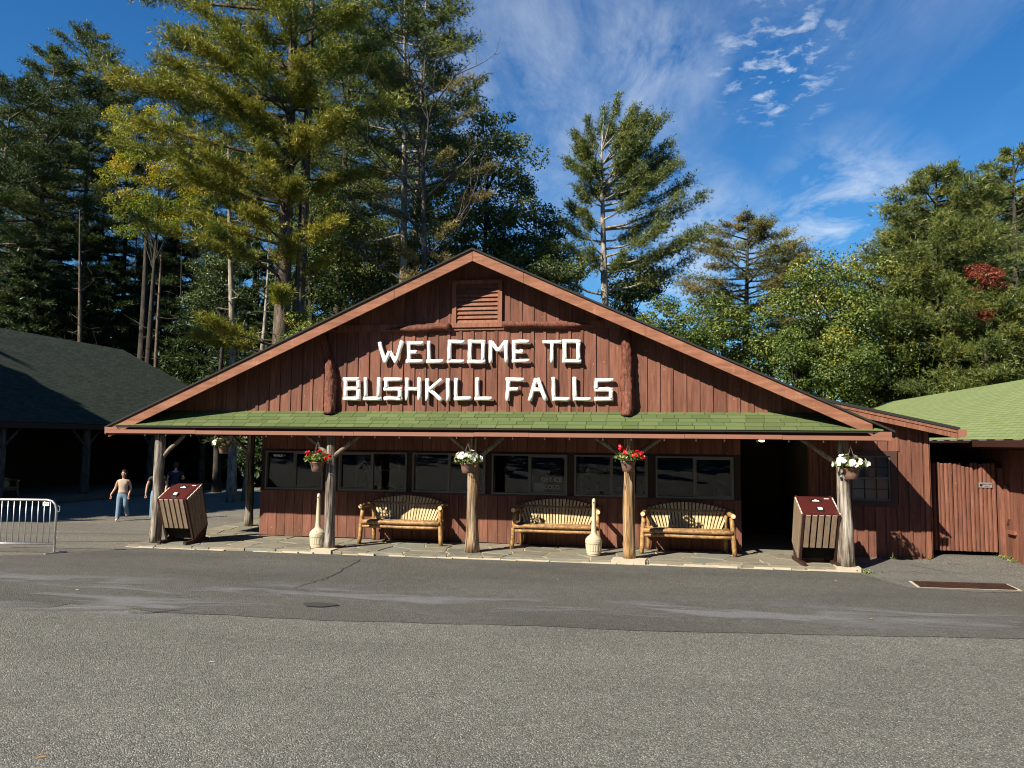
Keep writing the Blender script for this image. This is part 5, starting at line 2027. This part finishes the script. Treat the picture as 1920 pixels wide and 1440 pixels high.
def trunk_path(h, r, rg, bend=.25, k=10, top=.12):
    path, rad = [], []
    a, b = rg.uniform(0, 6), rg.uniform(0, 6)
    for i in range(k + 1):
        t = i / k
        path.append((bend * math.sin(t * 2.3 + a) - bend * math.sin(a), bend * math.sin(t * 2.9 + b) - bend * math.sin(b), h * t - .3 * (i == 0)))
        rad.append(r * (1 - t) ** .75 * (1 - top) + r * top * (1 - t) + .012 + (r * .35 if i == 0 else 0))
    return path, rad


def on_path(path, z):
    for p, q in zip(path[:-1], path[1:]):
        if p[2] <= z <= q[2]:
            t = (z - p[2]) / max(1e-6, q[2] - p[2])
            return np.array([p[0] + (q[0] - p[0]) * t, p[1] + (q[1] - p[1]) * t, z])
    return np.array(path[-1])


def pine(label, x, y, ztop, zcb, hw, leafm, barkm, nl, r, seed, K=6, dense=1.0, group='trees behind the buildings', wid=.11, ts=.26):
    t = Tree(seed)
    rg = t.rg
    zb = gz(x, y)
    h = ztop - zb
    cb = zcb - zb
    path, rad = trunk_path(h, r, rg, .3)
    t.trunk.tube(path, rad, 10, .05, seed * .7, 3, .6)
    gold = rg.uniform(0, 6.28)
    for i in range(nl):
        f = (i + rg.uniform(0, .8)) / nl
        z = cb + (h * .985 - cb) * f
        az = gold + i * 2.399 + rg.normal() * .4
        prof = (.35 + .65 * math.sin(math.pi * min(1, .25 + .75 * f) ** .9)) if f < .8 else (1.0 - f) * 3.2 + .12
        L = hw * prof * rg.uniform(.65, 1.2)
        rise = -.08 + .55 * f + rg.normal() * .1
        st = on_path(path, z)
        tip = st + np.array([math.cos(az) * L, math.sin(az) * L, L * rise])
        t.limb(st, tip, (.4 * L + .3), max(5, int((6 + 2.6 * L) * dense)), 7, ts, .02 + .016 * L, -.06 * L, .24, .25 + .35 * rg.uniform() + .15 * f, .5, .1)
    for i in range(7):
        z = cb * rg.uniform(.35, .98)
        az = rg.uniform(0, 6.28)
        L = rg.uniform(.5, 1.7)
        st = on_path(path, z)
        t.br.tube([tuple(st), tuple(st + np.array([math.cos(az) * L * .6, math.sin(az) * L * .6, .05])), tuple(st + np.array([math.cos(az) * L, math.sin(az) * L, rg.uniform(-.3, .3)]))], [.022, .014, .005], 4, caps=False)
    return t.finish('pine_tree', label, (x, y, zb), t.needles(K, wid), leafm, barkm, group)


def broad(label, x, y, ztop, zbot, hw, leafm, nc, ls, seed, group='trees behind the buildings', per=250, tint=.45):
    t = Tree(seed)
    rg = t.rg
    zb = gz(x, y)
    h, cb = ztop - zb, zbot - zb
    path, rad = trunk_path(h * .86, .06 + .011 * h, rg, .35)
    t.trunk.tube(path, rad, 8, .05, seed * .3, 3, .6)
    hz = (h - cb) / 2
    cr = max(.42, min(.85, .3 * (hw + hz) * .62))
    for i in range(int(nc * 1.35)):
        d = unit(rg.normal(size=3))
        q = rg.uniform(.15, 1.0) ** .5
        wob = 1 + .25 * math.sin(3.1 * math.atan2(d[1], d[0]) + seed)
        c = np.array([d[0] * hw * q * wob, d[1] * hw * q * wob, cb + hz + d[2] * hz * q])
        r = cr * rg.uniform(.4, 1.25)
        if c[2] + r * .7 > h + .3:
            c[2] = h + .3 - r * .7
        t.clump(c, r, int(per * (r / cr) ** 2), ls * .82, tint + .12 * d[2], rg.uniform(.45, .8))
        if i % 3 == 0:
            st = on_path(path, max(.5, cb * .8, c[2] - r - hw * rg.uniform(.2, .7)))
            md = (st + c) / 2 + np.array([0, 0, -.15])
            t.br.tube([tuple(st), tuple(md), tuple(c)], [.05, .03, .01], 5, caps=False)
    return t.finish('broadleaf_tree', label, (x, y, zb), t.leaves(), leafm, 'bark_dark', group)


def hemlock_mesh(h, seed):
    t = Tree(seed)
    rg = t.rg
    path, rad = trunk_path(h, .16, rg, .15)
    t.trunk.tube(path, rad, 7, .04, seed, 3, .6)
    for i in range(64):
        f = (i + rg.uniform()) / 64
        z = h * (.06 + .92 * f)
        L = 2.7 * (1 - f) ** .8 * rg.uniform(.7, 1.15) + .2
        az = i * 2.399
        st = on_path(path, z)
        tip = st + np.array([math.cos(az) * L, math.sin(az) * L, -.18 * L + .2 * f])
        t.limb(st, tip, .42 * L + .2, int(6 + 2 * L), 6, .34, .02 + .008 * L, .08 * L, .15, .3, .1, .04)
    return t


PINES = [
    (-45.87, 48.79, 32.63, 14.5, 4.63, 'pine_dark', 'bark_pine', 60, 0.3, 'tall dark pine at the left edge of the forest'),
    (-43.69, 51.22, 35.06, 17.03, 4.59, 'pine_green', 'bark_pine', 66, 0.3, 'tall dense dark pine, second from the left edge'),
    (-46.98, 45.53, 29.08, 12.3, 4.96, 'pine_dark', 'bark_pine', 52, 0.3, 'dark pine rising just outside the left edge'),
    (-42.63, 54.47, 31.85, 13.86, 4.61, 'pine_dark', 'bark_dark', 54, 0.26, 'dark pine behind the yellowing tree'),
    (-36.01, 53.63, 30.45, 14.32, 4.03, 'pine_dark', 'bark_dark', 50, 0.25, 'slim dark pine behind the golden pine'),
    (-18.29, 41.55, 30.18, 13.41, 4.12, 'pine_green', 'bark_dark', 58, 0.3, 'tall green pine behind and right of the golden pine'),
    (-11.58, 33.59, 24.92, 11.58, 3.15, 'pine_green', 'bark_pale', 50, 0.24, 'tall thin pine with pale trunk left of the roof peak'),
    (-11.45, 35.65, 27.3, 16.12, 2.93, 'pine_green', 'bark_pale', 34, 0.22, 'tall thin pine directly behind the bare tree'),
    (5.98, 46.96, 16.0, 8.16, 3.56, 'pine_rusty', 'bark_dark', 48, 0.3, 'rusty tinged pine between the lone pine and the thicket'),
    (9.41, 49.61, 15.2, 8.43, 1.86, 'pine_rusty', 'bark_dark', 22, 0.2, 'small rusty pine at the edge of the thicket'),
    (13.91, 37.18, 15.27, 3.72, 3.06, 'pine_green', 'bark_dark', 96, 0.3, 'broad green pine towering over the right thicket'),
    (12.78, 40.03, 12.39, 3.87, 2.66, 'pine_green', 'bark_dark', 54, 0.22, 'lower green pine left of the broad pine'),
    (20.04, 44.4, 18.47, 7.48, 3.17, 'pine_green', 'bark_dark', 46, 0.3, 'gnarled pine at the right edge of the picture'),
    (15.6, 36.46, 8.89, 2.96, 2.49, 'pine_green', 'bark_dark', 50, 0.2, 'drooping green pine above the right roof'),
    (18.96, 46.25, 17.12, 5.94, 3.32, 'pine_green', 'bark_dark', 54, 0.26, 'green pine half hidden between the two tall right pines'),
]
BROAD = [
    (-7.97, 36.28, 19.63, 9.2, 2.87, 'leaf_oak', 84, 0.2, 'tall dark oak right of the bare tree'),
    (-6.27, 38.62, 16.04, 8.46, 2.24, 'leaf_oak', 50, 0.2, 'dark oak crown above the right slope of the roof'),
    (-4.64, 35.86, 12.37, 7.45, 1.81, 'leaf_oak', 40, 0.18, 'dark leafy tree left of the lone pine trunk'),
    (-0.46, 38.65, 11.63, 6.93, 1.64, 'leaf_dark', 34, 0.18, 'low dark tree right of the lone pine trunk'),
    (0.65, 33.76, 8.42, 4.62, 1.78, 'leaf_green', 46, 0.15, 'green shrub crown behind the right slope of the roof'),
    (3.17, 36.25, 9.31, 4.28, 1.89, 'leaf_green', 46, 0.16, 'mid green tree below the rusty pine'),
    (5.44, 38.7, 8.13, 3.87, 1.6, 'leaf_dark', 36, 0.16, 'dark tree low between the rusty pine and the thicket'),
    (8.01, 36.11, 10.86, 4.21, 2.45, 'leaf_green', 100, 0.16, 'large leafy green tree of the right thicket'),
    (10.9, 38.67, 11.33, 3.82, 2.46, 'leaf_green', 90, 0.16, 'leafy green tree in the middle of the right thicket'),
    (8.29, 33.1, 6.92, 3.35, 1.67, 'leaf_green', 52, 0.14, 'bright green shrub at the foot of the right thicket'),
    (6.52, 33.8, 7.3, 4.08, 1.15, 'leaf_green', 36, 0.14, 'bright green shrub low behind the roof slope'),
    (-35.02, 47.18, 22.41, 15.98, 3.59, 'leaf_yellow', 60, 0.17, 'yellowing maple in front of the dark pines'),
    (-36.78, 48.39, 26.87, 22.21, 2.72, 'leaf_yellow', 26, 0.17, 'yellow tipped young maple above the yellowing maple'),
    (-16.04, 34.82, 15.32, 7.6, 2.13, 'leaf_green', 52, 0.17, 'green leafy tree right of the golden pine trunks'),
    (-14.79, 38.1, 14.96, 7.48, 2.59, 'leaf_oak', 52, 0.17, 'shaded leafy tree behind the left slope of the roof'),
    (-10.51, 34.8, 12.63, 7.97, 1.81, 'leaf_green', 30, 0.16, 'yellow green tree beside the pale pine trunk'),
    (14.45, 35.23, 10.3, 7.07, 0.69, 'leaf_red', 13, 0.12, 'red leaved maple sapling among the pines at the right'),
    (-22.72, 36.67, 12.37, 7.48, 1.73, 'leaf_dark', 30, 0.16, 'dark sapling crown left of the pale trunks'),
    (17.65, 39.89, 6.93, 3.3, 1.81, 'leaf_dark', 40, 0.15, 'dark shrub at the foot of the rightmost pines'),
    (15.81, 41.6, 7.2, 3.1, 1.91, 'leaf_dark', 40, 0.15, 'dark shrub filling the gap above the right roof'),
    (-12.88, 27.23, 7.12, 4.3, 1.25, 'leaf_green', 30, 0.13, 'low green bush close behind the left roof slope'),
]
HEMLOCKS = [
    (-51.49, 51.85, 19.71, 'first'),
    (-43.04, 44.2, 15.22, 'second'),
    (-46.9, 50.64, 18.7, 'third'),
    (-41.35, 46.55, 13.83, 'fourth'),
    (-45.74, 54.93, 19.41, 'fifth'),
    (-40.13, 49.83, 15.3, 'sixth'),
    (-41.02, 52.72, 11.77, 'seventh'),
    (-40.23, 53.89, 17.55, 'eighth'),
    (-36.81, 51.45, 13.08, 'ninth'),
    (-39.34, 57.11, 19.23, 'tenth'),
    (-32.99, 50.1, 13.48, 'eleventh'),
    (-30.08, 47.57, 15.1, 'twelfth'),
    (-25.69, 43.26, 11.14, 'thirteenth'),
    (-25.4, 45.36, 14.7, 'fourteenth'),
    (-21.73, 41.94, 12.69, 'fifteenth'),
    (-22.55, 46.89, 16.04, 'sixteenth'),
    (-17.98, 43.64, 13.59, 'seventeenth'),
    (-16.73, 45.91, 15.13, 'eighteenth'),
    (-13.33, 50.6, 16.97, 'nineteenth'),
]
SNAGS = [
    (-18.11, 30.36, 16.02, 0.2, 'bark_pale', 'tall pale bare trunk left of the golden pine'),
    (-18.03, 31.4, 11.79, 0.16, 'bark_pale', 'shorter pale trunk beside the tall pale one'),
    (-37.19, 43.22, 17.17, 0.24, 'bark_pine', 'leaning pale trunk with broken twigs in the left forest'),
    (-34.68, 47.76, 21.07, 0.17, 'bark_pine', 'slender straight trunk in the left forest'),
    (-33.26, 49.54, 18.87, 0.16, 'bark_dark', 'dark straight trunk in the left forest'),
    (-35.4, 51.7, 18.82, 0.12, 'bark_dark', 'thin dark trunk in the left forest'),
    (-39.23, 51.01, 20.46, 0.1, 'bark_dark', 'thin dark trunk beside the slender pale one'),
]
HERO = (-14.74, 27.92)
LONE = (-1.79, 36.37)
DEAD = (-9.07, 30.98)
FARPINES = [(-52.2, 57.8, 35.7, 1, 'far dark pine standing behind the two leftmost pines'), (-43.9, 61.4, 38.0, 3, 'far dark pine behind the yellowing maple'), (-33.2, 57.2, 37.2, 4, 'far dark pine behind the left side of the golden pine'), (-27.7, 56.2, 37.4, 0, 'far dark pine behind the golden pine trunks'), (-21.4, 55.2, 34.1, 5, 'far green pine between the golden pine and the bare tree'), (-57.4, 58.9, 34.8, 0, 'far dark pine at the left edge behind the others'), (19.6, 56.6, 18.8, 10, 'far green pine behind the right thicket'), (25.5, 61.7, 22.2, 10, 'far green pine behind the broad right pine')]


# the golden pine: twin trunks, long flat plumes placed limb by limb
hx, hy = HERO
t = Tree(101)
rg = t.rg
zb = gz(hx, hy)
p1, r1 = trunk_path(26.5, .4, rg, .22, 12)
t.trunk.tube(p1, r1, 12, .05, 3.1, 3, .6)
p2 = [(px_ + .55 * (1 - math.exp(-pz_ / 4.0)), py_ + .5 * (1 - math.exp(-pz_ / 4)), pz_) for px_, py_, pz_ in p1]
t.trunk.tube(p2[:-2], [r_ * .78 for r_ in r1[:-2]], 10, .05, 5.1, 3, .6)
for (dx, z, dd, w, tint) in ((-4.1, 17.8, -1.5, 1.0, .62), (-7.4, 17.0, -1.0, 1.1, .66), (-6.2, 16.2, -1.6, 1.1, .7), (-5.0, 14.3, -2.0, 1.1, .66), (-6.6, 14.0, -.6, 1.0, .55), (-1.9, 15.2, -3.0, 1.2, .6), (1.5, 15.8, -2.2, 1.0, .55),
                             (1.9, 17.6, -1.0, 1.0, .5), (2.7, 14.5, -1.5, 1.0, .62), (1.5, 13.6, -2.6, 1.0, .66), (3.1, 13.2, .4, 1.0, .6), (-1.9, 12.6, -3.0, 1.0, .66), (-3.6, 12.3, -1.8, 1.0, .62), (-2.5, 10.5, -2.0, .95, .7), (2.4, 10.4, -1.8, .95, .7),
                             (-.4, 10.6, -2.6, .9, .7), (1.0, 11.8, -2.4, .8, .62), (-1.7, 6.3, -2.6, .95, .66), (.6, 7.7, -2.0, .7, .6), (-2.6, 6.0, -1.4, .8, .6), (-4.6, 19.2, .2, 1.1, .55), (3.4, 18.6, .2, 1.0, .45), (2.9, 16.4, 1.4, 1.0, .4),
                             (-3.3, 13.2, .8, 1.0, .5), (-5.6, 18.4, 1.2, 1.0, .5), (-3.0, 20.4, -1.8, 1.1, .5), (2.4, 20.6, -1.6, 1.1, .45), (-6.4, 20.8, 0, 1.1, .5), (.6, 19.0, -3.0, 1.1, .55), (-1.2, 17.0, -3.2, 1.1, .6)):
    tip = TRT * dx + TDP * dd + UP * (z - zb)
    L = math.hypot(dx, dd)
    st = on_path(p1, max(3.0, z - zb - .1 * L - .3))
    t.limb(st, tip, w * (.95 + .07 * L), int(17 + 3.1 * L), 8, .26, .035 + .012 * L, -.05 * L, .32, tint, .45, .09)
for i in range(30):
    dx, z, dd = rg.uniform(-5.5, 3.2), rg.uniform(9.5, 20.5), rg.uniform(-3.2, 1.5)
    L = math.hypot(dx, dd)
    if L < 1.2:
        continue
    st = on_path(p1, z - .1 * L - .3)
    t.limb(st, TRT * dx + TDP * dd + UP * (z - zb), .9 + .06 * L, int(16 + 3.2 * L), 8, .25, .03 + .011 * L, -.05 * L, .34, .5 + .2 * rg.uniform(), .45, .09)
for i in range(34):
    f = i / 34
    z = 15.5 + 10.5 * f
    L = (3.6 - 2.6 * f) * rg.uniform(.6, 1.2)
    az = i * 2.399
    st = on_path(p1, z)
    t.limb(st, st + np.array([math.cos(az) * L, math.sin(az) * L, L * .2]), .34 * L + .4, int(10 + 3 * L), 7, .27, .02 + .014 * L, -.05 * L, .3, .4 + .2 * rg.uniform())
for i in range(16):
    z = rg.uniform(5, 14)
    az = rg.uniform(0, 6.28)
    L = rg.uniform(.8, 2.6)
    st = on_path(p1, z)
    t.br.tube([tuple(st), tuple(st + np.array([math.cos(az) * L * .6, math.sin(az) * L * .6, .1])), tuple(st + np.array([math.cos(az) * L, math.sin(az) * L, rg.uniform(-.4, .3)]))], [.025, .016, .005], 4, caps=False)
t.finish('pine_tree', 'huge golden green pine with twin trunks behind the left roof slope', (hx, hy, zb), t.needles(7, .085), 'pine_gold', 'bark_pine')

# the lone pine right of the roof peak
lx, ly = LONE
t = Tree(202)
rg = t.rg
zb = gz(lx, ly)
p1, r1 = trunk_path(17.5, .3, rg, .2, 12)
t.trunk.tube(p1, r1, 11, .05, 7.1, 3, .6)
LL = [(-.9, 18.2, 0), (.3, 19.3, -.2), (-.2, 19.0, .5), (1.2, 18.9, .1), (2.6, 18.4, .0), (2.0, 17.6, -.8), (3.0, 17.2, .4), (-1.6, 17.4, -.2), (-1.9, 16.2, .5), (-1.3, 16.6, -.9), (.7, 17.8, -.9), (3.2, 15.9, -.3), (2.4, 16.3, .8), (3.9, 15.2, .1),
      (1.0, 16.3, -1.2), (-.8, 15.4, -1.0), (2.1, 14.8, -1.0), (4.4, 14.3, .2), (3.2, 14.0, -.9), (-1.8, 13.8, .0), (-1.2, 13.1, -.8), (-2.0, 13.1, .5), (1.2, 14.0, -1.5), (4.6, 12.6, .0), (3.9, 12.2, -1.0), (3.0, 11.6, -.3), (2.2, 12.4, -1.4), (4.2, 11.5, .8),
      (1.6, 13.0, 1.2), (.2, 18.3, .9), (1.9, 18.9, .7), (-1.0, 11.2, -1.2), (-1.9, 11.8, .2), (.4, 10.8, -1.3), (-3.0, 10.6, -.5), (-2.4, 9.6, .6), (-.2, 15.2, 1.2), (.9, 15.0, .9), (2.8, 13.0, .6)]
extra = []
for i in range(16):
    f = rg.uniform()
    z = 14.6 + 4.2 * f
    half = 2.4 if f < .75 else 1.9
    extra.append((.9 + rg.uniform(-1.0, 1.0) * half, z, rg.uniform(-1.8, 1.8)))
for dx, z, dd in LL + extra:
    L = math.hypot(dx, dd) + .3
    tip = TRT * dx + TDP * dd + UP * (z - zb)
    drop = .34 * L + (1.5 if z > 16.8 else .25) + rg.uniform(-.2, .3)
    st = on_path(p1, min(16.6, max(6, z - zb - drop)))
    t.limb(st, tip, .42 + .15 * L, int(13 + 3.6 * L), 8, .24, .03 + .012 * L, -.2 * L if z < 16.8 else -.35, .32, .3 + .35 * rg.uniform(), .95, .16)
for i in range(10):
    z = rg.uniform(6, 12)
    az = rg.uniform(0, 6.28)
    L = rg.uniform(.8, 2.4)
    st = on_path(p1, z)
    t.br.tube([tuple(st), tuple(st + np.array([math.cos(az) * L * .6, math.sin(az) * L * .6, .3])), tuple(st + np.array([math.cos(az) * L, math.sin(az) * L, .8]))], [.045, .03, .008], 5, caps=False)
t.finish('pine_tree', 'tall lone green pine standing against the sky right of the roof peak', (lx, ly, zb), t.needles(7, .09), 'pine_green', 'bark_pale')

pine_roots = []
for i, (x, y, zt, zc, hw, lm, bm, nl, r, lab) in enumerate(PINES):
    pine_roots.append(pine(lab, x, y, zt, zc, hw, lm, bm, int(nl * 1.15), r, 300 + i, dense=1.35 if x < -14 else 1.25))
for k, (x, y, zt, src, lab) in enumerate(FARPINES):
    o = copy_tree(pine_roots[src])
    s = (zt - gz(x, y)) / (PINES[src][2] - gz(PINES[src][0], PINES[src][1]))
    o.location = (x, y, gz(x, y))
    o.rotation_euler = (0, 0, 1.7 + k * 1.3)
    o.scale = (s * 1.1, s * 1.1, s)
    o['label'] = lab
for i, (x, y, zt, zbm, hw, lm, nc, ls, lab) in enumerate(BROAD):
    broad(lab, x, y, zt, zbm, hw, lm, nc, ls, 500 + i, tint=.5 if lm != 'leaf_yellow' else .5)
hm = [hemlock_mesh(12.0, 40 + i) for i in range(3)]
hm_m = [(q.needles(5, .15), q) for q in hm]
protos = []
for i, (x, y, zt, o) in enumerate(HEMLOCKS):
    zb = gz(x, y)
    lab = 'dark hemlock in the shaded understorey, %s of the row from the left' % o
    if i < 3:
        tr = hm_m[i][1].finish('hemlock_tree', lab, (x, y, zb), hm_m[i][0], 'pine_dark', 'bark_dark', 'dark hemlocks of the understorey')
        protos.append(tr)
    else:
        tr = copy_tree(protos[i % 3])
        tr['label'] = lab
        tr.location = (x, y, zb)
        tr.rotation_euler = (0, 0, i * 1.1)
    s = (zt - zb) / 12.0
    tr.scale = (s * 1.15, s * 1.15, s)

# bare trunks with twigs
for i, (x, y, zt, r, bm, lab) in enumerate(SNAGS):
    t = Tree(700 + i)
    rg = t.rg
    zb = gz(x, y)
    h = zt - zb
    path, rad = trunk_path(h, r, rg, .3, 12, .2)
    t.trunk.tube(path, rad, 9, .06, i * 1.7, 3, .6)
    for k in range(16 if r > .15 else 9):
        z = h * rg.uniform(.3, .98)
        az = rg.uniform(0, 6.28)
        L = rg.uniform(.6, 2.2) * (1.1 - z / h * .5)
        st = on_path(path, z)
        e = st + np.array([math.cos(az) * L, math.sin(az) * L, L * rg.uniform(-.1, .5)])
        md = (st + e) / 2 + np.array([0, 0, -.1 * L])
        t.br.tube([tuple(st), tuple(md), tuple(e)], [.03, .018, .005], 5, caps=False)
        for q in range(2):
            e2 = md + (e - md) * rg.uniform(.2, .8) + rg.normal(size=3) * .35 * L
            t.br.tube([tuple(md + (e - md) * .2), tuple(e2)], [.012, .004], 4, caps=False)
    t.finish('bare_tree', lab, (x, y, zb), None, None, bm)

# the bare spreading tree left of the roof peak
t = Tree(808)
rg = t.rg
dx_, dy_ = DEAD
zb = gz(dx_, dy_)
p1, r1 = trunk_path(19.0, .2, rg, .35, 12, .15)
t.trunk.tube(p1, r1, 9, .06, 2.2, 3, .6)


def spread(st, d, L, r, depth):
    pts = [st]
    dd = unit(np.array(d, float))
    for k in range(4):
        dd = unit(dd + rg.normal(size=3) * .14 + UP * .05)
        pts.append(pts[-1] + dd * L / 4)
    t.br.tube([tuple(p) for p in pts], [r, r * .85, r * .65, r * .45, r * .22], 5, caps=False)
    if depth > 0:
        for k in range(4):
            s = pts[1 + int(rg.integers(0, 4))]
            spread(s, dd + rg.normal(size=3) * .65, L * rg.uniform(.35, .6), r * .45, depth - 1)
    elif rg.uniform() < .12:
        pass


for (ax, az_, up_, z, L) in ((-1, -.2, .55, 9.5, 5.0), (1, -.3, .75, 10.0, 4.2), (-1, .2, .8, 11.0, 5.2), (-.8, -.5, .9, 12.5, 4.5), (.9, .2, .9, 12.6, 4.6), (-.9, 0, .35, 8.6, 3.6), (.6, -.5, 1.0, 14.0, 4.0), (-.7, .1, 1.2, 14.4, 4.2), (.8, 0, .6, 9.2, 3.4), (-1, .1, .3, 13.4, 3.4), (1, -.2, 1.3, 16.0, 3.4), (-.5, -.3, 1.2, 16.5, 3.0)):
    spread(on_path(p1, z), TRT * ax + TDP * az_ + UP * up_, L, .06, 2)
t.limb(on_path(p1, 12.0), TRT * 2.1 + TDP * -.6 + UP * 12.8, .7, 16, 7, .24, .05, 0, .4, .9)
t.limb(on_path(p1, 10.5), TRT * .8 + TDP * -1.2 + UP * 9.2, .8, 18, 7, .24, .05, 0, .4, .85)
t.limb(on_path(p1, 9.5), TRT * -.9 + TDP * -1.0 + UP * 8.6, .8, 18, 7, .24, .05, 0, .3, .8)
t.limb(on_path(p1, 9.0), TRT * 1.6 + TDP * -1.0 + UP * 7.6, .9, 20, 7, .24, .05, 0, .3, .6)
t.limb(on_path(p1, 16.0), TRT * 1.9 + TDP * -.3 + UP * 18.3, .6, 14, 7, .22, .05, 0, .6, .15)
for (dx, z, dd, w) in ((-2.2, 15.2, -.4, .7), (1.4, 16.6, -.5, .7), (-1.0, 17.2, -.3, .8), (2.4, 14.4, .2, .6), (-2.8, 12.6, .2, .6), (.6, 11.4, -1.0, .7), (-1.4, 10.6, -.9, .7), (1.2, 18.4, 0, .8), (-1.8, 18.8, .2, .8), (.4, 14.6, -.9, .7), (-.3, 7.4, -1.1, .8), (2.0, 9.2, -.8, .8), (-1.9, 7.8, -.6, .7)):
    t.limb(on_path(p1, max(4, z - 1.2)), TRT * dx + TDP * dd + UP * z, w, 11, 7, .23, .035, 0, .35, rg.uniform(.2, .8))
t.finish('bare_tree', 'half bare tree with spreading grey branches left of the roof peak', (dx_, dy_, zb), t.needles(8, .085), 'pine_rusty', 'bark_pine')

# pines beyond the left edge of the picture that throw the dappled shade on the pavilion and the path
for i, (x, y, h) in enumerate(((-41.0, 6.0, 21), (-47.0, 14.0, 23), (-52.0, 22.0, 22), (-36.5, 1.5, 19), (-46.0, 2.0, 22), (-55.0, 8.0, 24), (-37.5, 9.5, 16.5), (-35.0, 15.5, 15), (-58.0, 30.0, 24))):
    o = ('first', 'second', 'third', 'fourth', 'fifth', 'sixth', 'seventh', 'eighth', 'ninth')[i]
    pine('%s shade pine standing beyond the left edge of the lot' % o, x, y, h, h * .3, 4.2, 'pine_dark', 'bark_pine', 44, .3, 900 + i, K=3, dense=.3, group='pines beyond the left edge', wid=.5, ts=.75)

for i, (x, y, h, cb) in enumerate(((-28.2, 16.4, 18.5, 8.5), (-26.4, 18.6, 14.0, 7.2), (-31.2, 19.2, 17.0, 8.0), (-31.7, 14.6, 21.0, 10.0))):
    o = ('first', 'second', 'third', 'fourth')[i]
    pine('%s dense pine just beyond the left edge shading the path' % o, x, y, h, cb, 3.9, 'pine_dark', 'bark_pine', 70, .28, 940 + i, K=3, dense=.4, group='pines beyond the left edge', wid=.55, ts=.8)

# far woods closing the view behind the trees; unseen woods added round the lot to block sky light


def far_wood(name, label, spots, per, size, leafm, seed):
    t = Tree(seed)
    for (x, y, h, w) in spots:
        zb = gz(x, y)
        n = per
        f = t.rg.uniform(0, 1, n)
        az = t.rg.uniform(0, 6.28, n)
        rr = w * (1 - f ** 1.6) * t.rg.uniform(.55, 1.05, n) + .1
        P = np.stack([x + np.cos(az) * rr, y + np.sin(az) * rr, zb + .2 + f * h], 1)
        t.P.append(P)
        t.D.append(np.stack([np.cos(az), np.sin(az), np.full(n, .6)], 1) + t.rg.normal(size=(n, 3)) * .4)
        t.S.append(size * t.rg.uniform(.6, 1.3, n))
        t.T.append(np.clip(t.rg.normal(.35, .18) + t.rg.normal(size=n) * .1, 0, 1))
    o = link(name, t.leaves(.7), M[leafm])
    return tag(o, label, 'woods', kind='stuff')


rw = random.Random(61)
spots = []
for i in range(96):
    a = rw.uniform(-62, 46) if i < 64 else rw.uniform(-58, -16)
    d = rw.uniform(60, 76)
    c = TRT * a + TDP * d
    spots.append((c[0], c[1], rw.uniform(11, 19) if a < -10 else rw.uniform(8, 12), rw.uniform(2.6, 4.2)))
for i in range(26):
    a = -30 + i * 1.9
    d = rw.uniform(44, 52)
    c = TRT * a + TDP * d
    if c[0] < -24.5 and c[1] < 49:
        continue
    spots.append((c[0], c[1], rw.uniform(4.5, 7.5), rw.uniform(1.6, 2.4)))
far_wood('far_wood', 'dark woods closing the view behind the nearer trees', spots, 700, .62, 'leaf_dark', 62)
spots = []
for i in range(110):
    x = -75 + i * 1.4
    spots.append((x, -24 + rw.uniform(-9, 3), rw.uniform(16, 20.5), rw.uniform(3.4, 4.8)))
far_wood('added_wood_across_lot', 'unseen woods added across the lot to darken window reflections and block sky light', spots, 420, .9, 'leaf_dark', 63)  # added behind the camera, darkens the panes and cuts skylight
spots = []
for i in range(40):
    spots.append((-62 + rw.uniform(-6, 6), -30 + i * 1.35, rw.uniform(16, 22), rw.uniform(3.4, 4.8)))
far_wood('added_wood_left_of_lot', 'unseen woods added left of the parking lot to block low sky light', spots, 420, .9, 'leaf_dark', 64)  # added out of view to screen off the low sky
spots = []
for i in range(40):
    spots.append((28 + rw.uniform(-4, 5), -30 + i * 1.5, rw.uniform(13, 18), rw.uniform(3.2, 4.6)))
far_wood('added_wood_right_of_lot', 'unseen woods added right of the parking lot to block low sky light', spots, 420, .9, 'leaf_dark', 65)  # added out of view to reduce ambient light from this side
